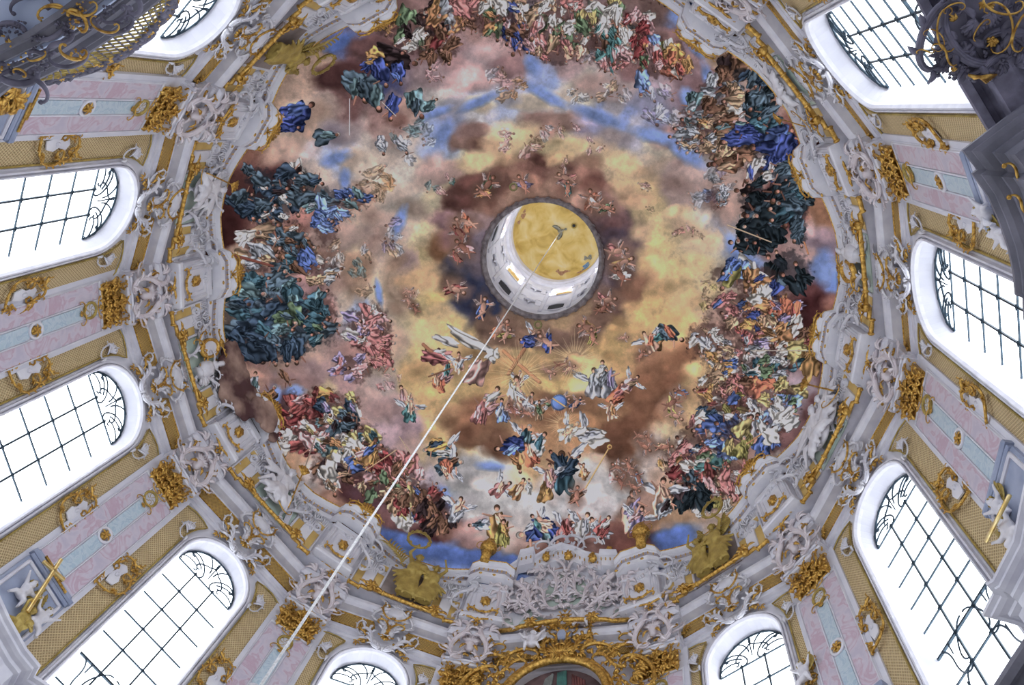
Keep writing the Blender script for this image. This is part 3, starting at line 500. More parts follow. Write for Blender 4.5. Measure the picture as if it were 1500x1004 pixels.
# crowds of painted figures: x y rx ry count height heading spread palette
CROWDS = """
400 300 40 26 11 34 20 50 navy navy slate white;380 260 20 14 3 34 40 40 slate navy;430 275 26 26 8 36 20 50 navy slate white dark;365 300 26 16 6 36 20 40 navy navy slate;470 290 24 16 5 34 20 40 slate sea grey;520 290 20 14 5 28 20 50 sky sea blue
400 350 40 22 8 36 10 50 brown white tan slate;380 380 26 16 4 40 10 30 white grey tan;430 390 26 14 5 32 20 50 brown teal slate;440 360 18 14 4 30 20 40 slate brown;350 420 30 22 5 46 0 30 teal teal slate;400 430 34 26 8 38 10 50 teal slate sea
360 470 40 26 9 44 10 50 teal navy slate;420 460 46 26 11 38 10 50 teal slate navy sea;375 500 34 22 7 46 20 60 teal navy navy;450 480 40 26 9 36 10 50 slate sea teal green;420 510 30 18 5 36 60 50 navy slate;470 450 20 20 4 30 10 50 sea teal
480 340 14 20 3 30 20 40 sky blue;470 400 20 20 5 28 10 40 white tan grey;455 380 10 14 2 32 60 30 blue;490 310 20 14 5 28 20 50 sky blue sky;540 480 26 30 12 26 20 60 rose white pink lav;560 510 14 30 8 28 20 50 rose rose red pink;520 540 22 20 6 26 10 60 rose lav pink
440 600 30 22 7 36 20 60 red white crim pink;470 590 26 18 6 30 20 60 crim red white gold;430 640 40 22 9 36 10 60 crim white red rose;480 640 40 26 13 30 10 60 white pink brown sea yell;500 600 26 22 8 28 10 60 lav white yell navy;520 650 34 26 12 30 10 60 dark teal white ochre yell
490 690 30 22 9 32 20 60 tan white dark brown;540 680 30 24 10 32 20 60 gold white blue ochre pink;500 620 16 14 4 30 0 60 dark slate;570 680 26 22 8 30 30 60 crim lav rose;590 700 26 20 8 28 60 60 rose brown pink;560 720 30 16 8 26 60 60 brown green tan
600 740 24 18 5 42 -80 30 white yell;625 735 26 26 8 32 -80 50 blue crim brown red;640 750 22 22 6 34 -80 40 brown crim dark;580 730 20 16 5 28 -60 50 crim tan brown
570 30 24 20 3 30 100 40 crim brown gold;610 50 34 26 9 36 100 50 crim dark green white;650 30 30 26 9 34 100 50 gold ochre dark grey;640 70 26 20 7 30 110 50 crim brown tan white;570 85 30 14 5 40 10 40 green dark royal gold;690 20 30 20 7 32 90 50 brown rose ochre
730 30 34 26 9 34 90 50 ochre white green tan;770 40 34 30 12 34 90 50 brown pink royal rose;800 55 30 20 7 34 90 40 rose pink green;760 15 30 20 8 30 90 60 royal white tan;820 20 30 20 10 26 90 60 white rose tan blue;850 50 30 26 10 26 90 60 brown tan white green
880 30 30 26 9 34 90 50 green white yell tan;900 60 34 26 11 30 90 50 turq brown red white;930 40 30 22 8 32 90 60 crim white pink;900 90 34 12 7 26 90 50 rose pink turq;950 70 24 20 6 30 90 50 ochre oliv crim sky;985 90 26 22 6 34 80 50 gold orange red white;960 95 20 18 4 28 90 40 green red pink
820 80 30 14 6 26 90 60 rose flesh tan;860 -30 60 24 14 34 90 60 rose white brown blue;740 -40 60 24 14 34 90 60 gold crim white brown;960 -20 30 20 6 34 90 60 brown white red
1065 100 12 20 4 40 100 40 brown dark;1085 110 10 10 1 34 -60 20 navy;1050 135 26 22 7 34 150 50 brown white tan grey;1070 155 26 16 5 34 160 50 white tan;1110 150 20 34 7 40 140 50 black slate navy;1125 190 22 26 6 40 150 40 slate teal black
1025 170 26 20 8 34 160 50 tan brown sea grey;1010 200 20 20 6 30 170 50 tan grey mist;1050 190 26 20 7 34 170 50 ochre brown sea tan;1070 230 26 20 5 38 150 50 brown tan;1040 215 20 14 5 26 150 50 tan grey;1095 205 26 14 4 40 170 30 royal royal
1130 230 26 26 6 44 150 50 royal royal blue slate;1160 230 12 26 3 44 -80 30 royal;1120 250 26 14 5 34 160 50 royal white royal;1110 290 24 20 6 38 170 40 black slate dark;1115 330 26 22 7 40 170 50 black black slate;1160 290 26 34 8 42 160 50 slate black teal;1100 350 16 22 4 34 150 50 black black
1150 260 20 14 3 38 150 40 slate;1050 290 16 14 4 22 150 50 mist grey;1170 330 12 22 3 30 80 40 slate grey;1110 345 20 20 4 40 200 40 black;1160 395 24 26 4 44 -100 40 black black slate;1140 390 14 10 1 36 -100 10 black
1110 410 26 20 3 44 20 30 white red white;1070 405 26 14 3 40 150 30 blue oliv sky;1110 430 30 20 7 30 160 50 white ochre royal;1070 450 26 20 7 28 160 60 rose blue pink;1120 455 34 22 11 28 150 60 white ochre rose gold;1150 460 26 22 7 30 160 60 turq lav red orange
1100 480 34 20 11 26 170 60 red gold royal tan;1160 500 26 22 8 32 160 60 brown red turq white;1130 500 26 22 8 28 160 60 ochre rose white;1180 520 12 16 2 46 -60 20 gold gold;1150 520 20 16 4 34 150 50 yell white teal;1100 520 30 20 8 26 170 60 lav grey rose white
1040 500 30 26 12 22 170 70 mist gold white tan;1060 530 24 22 10 24 170 70 blue white gold tan;1120 540 34 20 11 26 180 60 green teal grey white;1130 575 34 14 6 38 170 40 orange yell orange;1150 590 20 20 5 28 160 50 green turq sky;1050 570 26 22 10 24 180 60 gold tan white red
1080 580 26 24 9 26 180 60 tan orange rose brown;1070 610 26 30 11 24 180 60 oliv blue gold brown;1100 610 16 26 5 32 -90 50 white mist;1125 630 14 22 4 36 -90 40 sky blue white;1140 610 16 22 4 34 -80 40 white grey;1130 650 14 14 2 40 -90 20 blue blue
1040 620 26 26 7 30 170 60 sky white navy rose;1020 650 26 26 9 30 180 60 white rose navy blue;1050 640 26 22 6 34 -150 40 blue sky;1080 640 20 22 4 38 -90 40 oliv yell;1000 680 34 20 10 28 190 60 gold rose crim tan;1030 690 34 20 11 30 190 60 green white red turq
1050 710 40 22 10 34 -120 60 white pink tan red;1010 720 22 22 6 34 -100 40 black dark slate;1080 700 26 20 6 30 -120 50 white rose;1040 735 26 14 5 30 -90 50 gold white oliv;1020 730 14 16 3 34 -90 30 black
"""
for q in parse(CROWDS, 9):
    v = [float(t) for t in q[:8]]; crowd(v[0], v[1], v[2], v[3], int(v[4]), v[5], ' '.join(q[8:]), v[6], v[7], .97)
# single figures
F = [(440, 165, 62, -35, 'royal', 'blue', .75), (425, 185, 40, 10, 'royal', None, .6), (525, 130, 62, 60, 'slate', 'sea', .6), (548, 140, 66, 70, 'slate', 'sea', .6), (560, 110, 50, 70, 'royal', None, .6), (585, 110, 40, 80, 'royal', 'blue', .6), (575, 160, 46, 100, 'royal', None, .5),
     (612, 155, 52, 70, 'sea', 'slate', .6), (632, 152, 30, -40, 'sea', None, .6), (560, 215, 34, 80, 'mist', 'grey', .6), (590, 215, 34, 60, 'mist', 'grey', .6), (480, 200, 46, -10, 'slate', 'sea', .6), (940, 125, 46, 95, 'sky', 'sky', .6), (985, 85, 40, 90, 'gold', 'orange', .8),
     (372, 560, 40, -80, 'mist', 'sea', .5), (395, 580, 44, -60, 'ochre', 'brown', .6), (420, 555, 34, 60, 'brown', None, .3), (460, 265, 40, 20, 'slate', 'navy', .6),
     (545, 660, 50, -70, 'gold', 'blue', .5), (825, 690, 74, -95, 'teal', 'navy', .5), (838, 680, 46, -50, 'navy', None, .5), (815, 672, 40, -130, 'navy', None, .5)]
for x, y, h, a, c1, c2, wd in F: person(x, y, h, a, C[c1], C[c2] if c2 else None, 1, wd)
# angels of the glory
A = [(640, 520, 40, -150, 'rose', 'white'), (655, 545, 34, -60, 'pink', 'turq'), (640, 560, 30, -120, 'orange', 'flesh'), (672, 530, 30, -90, 'flesh', 'mist'), (592, 580, 34, -110, 'flesh', 'pink'), (600, 600, 34, -80, 'turq', 'flesh'), (760, 555, 26, -80, 'flesh', 'flesh'), (720, 585, 44, -60, 'pink', 'white'), (705, 600, 40, -70, 'rose', 'pink'),
     (735, 600, 34, -90, 'sky', 'mist'), (755, 575, 50, -85, 'flesh', 'white'), (775, 590, 34, -70, 'mist', 'flesh'), (790, 600, 28, -90, 'tan', 'green'), (870, 560, 44, -90, 'mist', 'grey'), (890, 560, 46, -100, 'mist', 'lav'), (905, 575, 36, -60, 'orange', 'rose'), (880, 545, 36, -80, 'grey', 'white'), (925, 560, 30, -40, 'pink', 'tan'), (895, 600, 28, -90, 'flesh', 'ochre'),
     (965, 495, 44, -50, 'ochre', 'turq'), (985, 490, 40, 30, 'slate', 'orange'), (950, 500, 34, -120, 'flesh', 'orange'), (860, 640, 50, 190, 'white', 'mist'), (835, 630, 36, -40, 'white', 'flesh'), (770, 640, 40, -70, 'teal', 'sea'), (745, 655, 44, 170, 'royal', 'sky'), (790, 650, 40, -60, 'white', 'teal'), (775, 665, 36, -110, 'orange', 'flesh'), (760, 680, 30, 80, 'ochre', None),
     (650, 660, 44, 20, 'teal', 'white'), (660, 680, 40, -10, 'slate', 'brown'), (635, 655, 34, 160, 'gold', 'navy'), (655, 690, 30, 90, 'orange', 'flesh'), (735, 715, 34, -30, 'rose', 'flesh'), (760, 715, 34, -60, 'ochre', 'flesh'), (775, 712, 22, -90, 'white', 'white'), (800, 715, 40, -80, 'gold', 'gold'), (805, 695, 34, -90, 'pink', 'flesh'),
     (855, 690, 24, -90, 'ochre', 'flesh'), (728, 765, 52, -90, 'gold', 'flesh'), (735, 780, 40, -80, 'oliv', 'gold'), (700, 770, 30, 180, 'mist', 'slate'), (670, 745, 38, -70, 'mist', 'flesh'), (785, 780, 60, 170, 'royal', 'blue'), (805, 785, 44, 40, 'royal', 'sea'), (790, 765, 34, -140, 'flesh', 'turq'), (830, 770, 38, -70, 'rose', 'red'), (855, 770, 42, -70, 'white', 'mist'),
     (875, 775, 40, -120, 'mist', 'rose'), (885, 770, 34, -60, 'red', 'white'), (925, 745, 56, -85, 'flesh', 'lav'), (935, 760, 40, -70, 'lav', 'pink'), (970, 725, 52, -85, 'flesh', 'flesh'), (975, 740, 36, -60, 'grey', 'dark'), (900, 690, 30, -80, 'pink', 'white'), (780, 495, 34, -40, 'royal', 'flesh'), (772, 498, 24, 180, 'royal', 'blue')]
for x, y, h, a, c1, c2 in A:
    person(x, y, h*1.22, a, C[c1], C[c2] if c2 else None, 1, .5, skin=(196, 142, 112), wings=C['mist'] if rs.rand() < .4 else None)
for x, y, h, col in ((715, 270, 30, 'green'), (706, 282, 22, 'ochre'), (765, 268, 26, 'lav'), (828, 260, 26, 'rose'), (832, 275, 22, 'turq'), (866, 292, 30, 'orange'), (874, 300, 24, 'white'), (890, 305, 22, 'green'), (680, 325, 30, 'orange'), (672, 340, 26, 'crim'), (678, 362, 30, 'pink'), (668, 375, 20, 'red'), (668, 425, 30, 'red'), (708, 450, 30, 'blue'),
                     (735, 480, 30, 'orange'), (742, 490, 22, 'oliv'), (860, 480, 30, 'gold'), (868, 492, 24, 'oliv'), (905, 368, 30, 'rose'), (914, 385, 32, 'gold'), (908, 402, 28, 'white'), (890, 440, 28, 'rose'), (884, 452, 22, 'brown'), (800, 500, 30, 'royal'), (805, 545, 20, None), (825, 535, 22, None), (835, 540, 18, None), (770, 605, 18, None), (810, 590, 20, 'green'),
                     (825, 585, 22, 'gold'), (845, 590, 22, 'blue'), (905, 685, 22, 'white'), (915, 695, 22, None), (925, 690, 22, 'pink'), (935, 700, 20, 'sky'), (908, 705, 20, None), (920, 680, 18, None), (930, 715, 20, None), (845, 725, 26, 'brown'), (940, 640, 20, None), (950, 645, 18, None), (945, 655, 22, None), (975, 655, 24, 'tan'), (985, 590, 26, 'yell'), (990, 610, 24, 'oliv'),
                     (996, 575, 20, 'sky'), (940, 520, 16, None), (914, 495, 14, None), (750, 600, 20, 'pink'), (598, 440, 18, None), (608, 452, 16, None), (600, 428, 16, None)):
    putto(x, y, h*1.25, None, C[col] if col else None)
# books, staffs, banners, cross and globe carried by the figures
for a in ((738, 515, 790, 560, 3.2, 3.2, (176, 120, 70)), (768, 512, 745, 548, 3, 3, (160, 106, 60)), (620, 505, 648, 530, 2.6, 2.6, (150, 96, 60)), (628, 552, 660, 540, 1.2, 1.2, (120, 80, 50)), (893, 655, 858, 715, 1.1, 1.1, (200, 160, 90)),
          (535, 690, 580, 660, 1, 1, (180, 150, 110)), (345, 375, 400, 390, 2.4, 1.8, (120, 60, 40)), (1066, 330, 1130, 355, 1.2, 1, (170, 150, 120)), (1178, 355, 1184, 372, 1.2, 1.2, (170, 110, 50)), (445, 690, 462, 640, .9, .9, (150, 130, 110)),
          (1100, 514, 1204, 514, .8, .8, (176, 166, 150)), (1095, 650, 1116, 636, 1.2, 1.2, (170, 120, 60)), (512, 145, 512, 198, .9, .9, (180, 180, 180)), (560, 150, 580, 170, .8, .8, (176, 170, 160)), (585, 640, 605, 670, .8, .8, (170, 150, 120))):
    stroke(*a)
cloth(690, 500, 90, 20, 28, (196, 190, 184)); cloth(655, 500, 50, 16, 20, (190, 184, 180)); cloth(700, 545, 56, 34, -50, (198, 150, 140)); cloth(722, 520, 26, 24, -40, (206, 200, 190)); cloth(635, 525, 44, 22, 10, (150, 84, 84))
cloth(1130, 640, 30, 34, 30, (214, 210, 200)); cloth(1160, 620, 34, 24, -30, (206, 204, 200)); cloth(850, 632, 26, 16, -20, (214, 208, 200))
dab(819, 590, 12, 12, 0, (84, 124, 190)); stroke(810, 584, 828, 596, 1.2, 1.2, (190, 150, 90)); dab(893, 655, 4, 4, 0, (206, 160, 70)); dab(893, 655, 2, 2, 0, (130, 80, 50))
for cx, cy, rr in ((762, 548, 46), (842, 528, 44), (826, 622, 30)):                 # rays of light
    for k in range(40):
        a = k*math.pi/20+.05*rs.randn(); L = rr*rs.uniform(.6, 1.1)
        x0, y0 = cx+math.cos(a)*rr*.3, cy+math.sin(a)*rr*.3
        stroke(x0, y0, cx+math.cos(a)*L, cy+math.sin(a)*L, .7, .4, (232, 210, 150), .35)
for cx, cy, rr in ((788, 476, 5), (752, 274, 5), (500, 100, 0)):                     # small wreaths
    for k in range(14 if rr else 0): dab(cx+math.cos(k*.449)*rr, cy+math.sin(k*.449)*rr, 1.6, 1.6, 0, (120, 116, 70))
# painted ring of grey shells round the lantern opening
w = window(791, 380, 120)
CAN *= (1+(rs.rand(CH, CW, 1).astype(np.float32)-.5)*.10)


# ------------------------------------------------------------------ plan of the twelve-sided drum
OFF = [0.89, -0.28, -0.5, -1.12, 0.59, -1.7, 1.01, 0.35, 0.75, 0, 0, 0]; RAD = [-0.33, 0.01, 0.04, 0.2, -0.14, -0.11, 0.11, 0.15, 0.05, 0, 0, 0]
def corner(i, s=1.035):
    i %= 12; a = math.radians(-30*i+OFF[i]); r = (12.5+RAD[i])*s; return Vector((r*math.cos(a), r*math.sin(a)))
CZ, DB = 27.2, 12.7                                   # spring line and rise of the dome
def rdome(z): return 12*math.sqrt(max(0, 1-((z-CZ)/DB)**2)) if z > CZ else 12.0
BAY = {11: 'top left', 0: 'upper left', 1: 'middle left', 2: 'lower left', 3: 'bottom left', 4: 'choir', 5: 'bottom right', 6: 'lower right', 7: 'middle right', 8: 'upper right', 9: 'far top', 10: 'top'}
def between(k):
    a, b = (k-1) % 12, k % 12
    nm = lambda i: 'gilded arch' if i == 4 else BAY[i]+' window'
    if 4 in (a, b) or {a, b} & {9, 10}: return 'between the %s and the %s' % (nm(a), nm(b))
    return 'between the %s and %s windows' % (BAY[a], BAY[b])
SIDES = {}
for i in range(12):
    A, B = corner(i), corner(i+1); m = (A+B)/2; u = (A-B).normalized(); W = (B-A).length
    inw = Vector((-m.x, -m.y)).normalized(); n = Vector((-u.y, u.x));  n = n if n.dot(inw) > 0 else -n
    # local x = u, y = n (inwards), z up must be right-handed
    if u.x*n.y-u.y*n.x < 0: u = -u
    SIDES[i] = (m, math.atan2(u.y, u.x), W)
SEEN = [0, 1, 2, 3, 4, 5, 6, 7, 8, 11]
# ------------------------------------------------------------------ dome with the painted ceiling
NT, NP = 240, 96; PH1 = math.asin(2.72/12)
nv = []; nf = []; uv = []
for j in range(NP+1):
    ph = PH1+(PI/2-PH1)*j/NP
    for i in range(NT):
        a = 2*PI*i/NT; nv.append((12*math.sin(ph)*math.cos(a), 12*math.sin(ph)*math.sin(a), CZ+DB*math.cos(ph))); q = ph/(PI/2)*.5
        uv.append((.5+q*math.cos(a), .5+q*math.sin(a)))
for j in range(NP):
    for i in range(NT): nf.append((j*NT+i, j*NT+(i+1) % NT, (j+1)*NT+(i+1) % NT, (j+1)*NT+i))
me = bpy.data.meshes.new('ceiling'); me.from_pydata(nv, [], nf); ul = me.uv_layers.new(name='plan')
idx = np.empty(len(me.loops), np.int32); me.loops.foreach_get('vertex_index', idx); ul.data.foreach_set('uv', np.array(uv, np.float32)[idx].ravel())
me.polygons.foreach_set('use_smooth', [True]*len(me.polygons)); me.update()
TX = 3072
t = (np.arange(TX)+.5)/TX-.5; U, V = np.meshgrid(t, t)
rho = np.clip(np.hypot(U, V)*2, 1e-5, 1.02); phi = rho*PI/2; ca, sa = U/np.maximum(np.hypot(U, V), 1e-6), V/np.maximum(np.hypot(U, V), 1e-6)
Px, Py, Pz = 12*np.sin(phi)*ca-CAMP[0], 12*np.sin(phi)*sa-CAMP[1], CZ+DB*np.cos(phi)-CAMP[2]
q0, q1, q2 = (RM[k, 0]*Px+RM[k, 1]*Py+RM[k, 2]*Pz for k in range(3))
sx = np.clip((750+FPX*q0/q2-PX0)*PS, 0, CW-2); sy = np.clip((502+FPX*q1/q2-PY0)*PS, 0, CH-2)
xi, yi = sx.astype(np.int32), sy.astype(np.int32); fx, fy = (sx-xi)[..., None].astype(np.float32), (sy-yi)[..., None].astype(np.float32)
TEX = (CAN[yi, xi]*(1-fx)+CAN[yi, xi+1]*fx)*(1-fy)+(CAN[yi+1, xi]*(1-fx)+CAN[yi+1, xi+1]*fx)*fy
dark = np.clip((phi-math.acos((29.3-CZ)/DB))/.03, 0, 1)[..., None]          # plain taupe ground behind the parapet
img = bpy.data.images.new('ceiling_painting', TX, TX); buf = np.ones((TX, TX, 4), np.float32)
buf[..., :3] = np.clip((np.clip(TEX, 1, 255)/150)**1.12*150*PAINT_GAIN/255, 0, 1)*(1-dark)+np.array((.52, .47, .46), np.float32)*dark
img.pixels.foreach_set(buf.ravel()); img.update(); img.pack()
def fres(nt, b):
    im = N(nt, 'ShaderNodeTexImage'); im.image = img; im.interpolation = 'Linear'; uvn = N(nt, 'ShaderNodeUVMap'); uvn.uv_map = 'plan'
    nt.links.new(uvn.outputs[0], im.inputs[0])
    hs = N(nt, 'ShaderNodeHueSaturation', Saturation=PAINT_SAT); nt.links.new(im.outputs[0], hs.inputs['Color']); nt.links.new(hs.outputs[0], b.inputs['Base Color'])
M['fresco'] = mat('painted_fresco', (.5, .4, .4), .75, nodes=fres, spec=.0)
me.materials.append(M['fresco'])
ceil = link('ceiling', me); tag(ceil, 'great round dome ceiling painted with clouds and crowds of robed figures', 'ceiling', kind='structure')
del CAN, TEX, buf
# ------------------------------------------------------------------ floor, drum walls
fl = MB(); fl.revolve([(0.01, -1.6), (24, -1.6), (24, -1.9), (0.01, -1.9)], n=48).build('floor', M['floor'])
tag(bpy.data.objects['floor'], 'pale stone floor far below the dome', 'floor', kind='structure')
HW, SP, TOPZ, GW, GY, SILL = 1.34, 23.5, 24.92, 1.24, -.45, 11.6
def arch(hw, sp, top, bottom, n=18):
    """opening outline from lower right, up, round the arch, down to lower left"""
    pts = [(hw, bottom)]
    for k in range(n+1):
        a = PI*k/n; pts.append((hw*math.cos(a), sp+(top-sp)*math.sin(a)))
    pts.append((-hw, bottom)); return pts
def wall_mesh(W, hole):
    z0, z1 = 6.0, 27.2; h = W/2
    mb = MB()
    if not hole: mb.box(-h, h, -.6, 0, z0, z1); return mb
    H = arch(HW, SP, TOPZ, SILL); G = arch(GW, SP+.07, TOPZ-.1, SILL+.1); n = len(H)
    out = []
    for k, (x, z) in enumerate(H):
        if k == 0: out.append((h, z0))
        elif k == n-1: out.append((-h, z0))
        else:
            t = (k-1)/(n-3); 
            if t <= .25: out.append((h, 12+(z1-12)*t/.25))
            elif t >= .75: out.append((-h, 12+(z1-12)*(1-t)/.25))
            else: out.append((h-2*h*(t-.25)/.5, z1))
    vs = [(x, 0, z) for x, z in H]+[(x, 0, z) for x, z in out]+[(x, GY-.1, z) for x, z in G]
    fs = [(i, i+1, n+i+1, n+i) for i in range(n-1)]+[(2*n+i, 2*n+i+1, i+1, i) for i in range(n-1)]
    fs += [(n-1, 0, n, 2*n-1), (3*n-1, 2*n, 0, n-1)]
    return mb.add(vs, fs)
rng = random.Random(5)
def lat_panel(poly, y0=.0, y1=.05): return MB().prism(poly, y0, y1)
def panel_side(sg):
    # long trellis panel beside the window, its upper end hollowed by the arch
    p = [(1.66, 11.8), (2.60, 11.8), (2.60, 24.72), (2.42, 24.98), (2.0, 25.10), (1.6, 25.06), (1.30, 24.96), (1.48, 24.62), (1.60, 24.25), (1.66, 23.85)]
    return [(sg*x, z) for x, z in p]
def rim(poly, w=.045, y=.09):
    mb = MB(); P = [(x, y, z) for x, z in poly]+[(poly[0][0], y, poly[0][1])]
    return mb.tube(P, w, 5, cap=False)
def frieze_poly(sg, W):
    a = .78; b = W/2-1.0
    return [(sg*x, z) for x, z in [(a, 25.76), (b, 25.74), (b+.08, 26.05), (b, 26.38), (a-.1, 26.38), (a-.22, 26.05)]]
PR_CORN = [(0, 26.40), (.10, 26.42), (.14, 26.52), (.42, 26.55), (.50, 26.62), (.56, 26.74), (.56, 26.88), (.50, 26.98), (.40, 27.02), (.40, 27.10), (.10, 27.2), (0, 27.2)]
PR_ARCH = [(0, 25.20), (.07, 25.22), (.07, 25.36), (.12, 25.38), (.12, 25.54), (.17, 25.58), (.18, 25.66), (0, 25.70)]
PR_FRAME = [(0, 0), (0, .11), (.04, .19), (.085, .19), (.09, .08), (.13, .08), (.135, .16), (.19, .16), (.195, .05), (.25, .06), (.28, 0)]
def local_sweep(W, prof, gap=None):
    """profile run along the wall between x = -W/2 and W/2 (optionally broken round the arch)"""
    mb = MB(); runs = [(-W/2-.1, W/2+.1)] if not gap else [(-W/2-.1, -gap), (gap, W/2+.1)]
    for a, b in runs: mb.sweep([(a, 0), (b, 0)], prof)
    return mb
win_parts = None
def window_parts(win):
    """glass, bars and tracery of one window; shared meshes"""
    global win_parts
    if win_parts is None:
        D = {}
        D['frame'] = MB().outline(arch(HW+.0, SP, TOPZ, SILL), [(-o, y) for o, y in PR_FRAME]).mesh('window_frame', M['moulding'], False)
        pw = .84
        D['pane'] = MB().box(-pw/2+.012, pw/2-.012, -.02, .0, .012, 1.038).mesh('pane', M['pane'])
        G = arch(GW, SP+.07, TOPZ-.1, SP+.07, 24)
        heads = []
        for c in range(3):
            x0 = -GW+c*.84+.012; x1 = x0+.816; N_ = 8; P = [(x0, SP+.08), (x1, SP+.08)]
            for k in range(N_+1):
                x = x1+(x0-x1)*k/N_; P.append((x, SP+.07+(TOPZ-.1-SP-.07)*math.sqrt(max(0, 1-(x/GW)**2))))
            heads.append(MB().prism(P, -.02, 0).mesh('arch_pane', M['pane']))
        D['heads'] = heads
        D['vbar'] = MB().box(-.026, .026, 0, .05, SILL, SP+.07).mesh('glazing_bar', M['darkmetal'])
        D['hbar'] = MB().box(-GW, GW, 0, .04, -.020, .020).mesh('glazing_bar', M['darkmetal'])
        D['hbar2'] = MB().box(-GW, GW, 0, .06, -.03, .03).mesh('glazing_bar', M['darkmetal'])
        knot = MB(); knot.ball((0, .05, 0), (.05, .03, .05), 6, 4); knot.tube([(-.07, .05, 0), (.07, .05, 0)], .027, 4); knot.tube([(0, .05, -.07), (0, .05, .07)], .027, 4)
        D['knot'] = knot.mesh('bar_boss', M['darkmetal'])
        tr = MB(); R0 = GW
        tr.tube([(x, .04, z) for x, z in arch(GW-.02, SP+.07, TOPZ-.12, SP+.07, 24)], .034, 5, cap=False)
        for a0 in (20, 60, 120, 160):                      # radiating hooked scrolls
            a = math.radians(a0); s_ = 1 if a0 < 90 else -1
            p0 = (R0*math.cos(a)*.98, SP+.07+R0*math.sin(a)*.98); p1 = (R0*math.cos(a+s_*.35)*.40, SP+.10+R0*math.sin(a+s_*.35)*.40)
            q = scroll_path(p0[0], p0[1], p1[0], p1[1], 'J', .75, s_, 20); tr.tube([(x, .04, z) for x, z in q], .030, 4)
        for s_ in (-1, 1):
            q = scroll_path(s_*.42, SP+.1, s_*.85, SP+.62, 'C', .95, -s_, 20); tr.tube([(x, .04, z) for x, z in q], .030, 4)
            q = scroll_path(s_*1.15, SP+.12, s_*.62, SP+.2, 'C', .8, s_, 18); tr.tube([(x, .04, z) for x, z in q], .027, 4)
            q = scroll_path(s_*.05, SP+1.2, s_*.45, SP+.35, 'S', .7, s_, 18); tr.tube([(x, .04, z) for x, z in q], .030, 4)
        tr.tube([(0, .04, SP+1.28), (0, .04, SP+.35)], .024, 4)
        D['tracery'] = tr.mesh('tracery', M['darkmetal'])
        ornm = MB()                                       # wrought ornament lower down in the glass
        for s_ in (-1, 1):
            q = scroll_path(s_*1.2, 18.3, s_*.42, 17.2, 'S', .6, s_, 24); ornm.tube([(x, .05, z) for x, z in q], .026, 4)
            q = scroll_path(s_*.42, 17.2, s_*1.2, 16.2, 'S', .6, -s_, 24); ornm.tube([(x, .05, z) for x, z in q], .026, 4)
            q = scroll_path(s_*.05, 18.5, s_*.42, 17.4, 'C', .35, -s_, 20); ornm.tube([(x, .05, z) for x, z in q], .026, 4)
            ornm.tube([(s_*.75, .05, 18.35), (s_*.75, .05, 17.95)], .024, 4); ornm.tube([(s_*.8, .05, 17.0), (s_*.8, .05, 16.6)], .024, 4)
        D['lower'] = ornm.mesh('tracery', M['darkmetal'])
        sh = MB(); r2 = random.Random(3)
        scroll(sh, 0, -.25, .05, .35, 'C', .9, 1, .05, .1); shell(sh, .12, .1, 1.2, .34, 5, 1.9, .1); leaf(sh, .05, 0, .4, .4, .05, .1, .1); leaf(sh, 0, -.1, -1.9, .35, .05, .1, .08); scroll(sh, .1, .3, .45, .2, 'S', .8, -1, .035, .1)
        D['shoulder'] = sh.mesh('shoulder_scroll', M['stucco'], True)
        win_parts = D
    D = win_parts
    link('window_frame', D['frame'], win)
    z = SP+.07; row = 0
    while z-1.05 > SILL-.3:
        z -= 1.05; row += 1
        for c in (-.84, 0, .84): link('pane', D['pane'], win, loc=(c, GY, z))
    for h in D['heads']: link('arch_pane', h, win, loc=(0, GY, 0))
    for x in (-.42, .42): link('glazing_bar', D['vbar'], win, loc=(x, GY, 0))
    for r in range(row+1):
        link('glazing_bar', D['hbar2' if r in (5, 7) else 'hbar'], win, loc=(0, GY, SP+.07-1.05*r))
        for x in (-.42, .42): link('bar_boss', D['knot'], win, loc=(x, GY, SP+.07-1.05*r))
    link('tracery', D['tracery'], win, loc=(0, GY, 0)); link('tracery', D['lower'], win, loc=(0, GY, 0))
    for s_ in (-1, 1):
        o = link('shoulder_scroll', D['shoulder'], win, loc=(s_*1.62, .05, 24.0)); o.scale = (s_, 1, 1)
lp = [lat_panel(panel_side(s_)).mesh('lattice_panel', M['lattice']) for s_ in (-1, 1)]
lr = [rim(panel_side(s_), .03).mesh('panel_rim', M['oldgold'], True) for s_ in (-1, 1)]
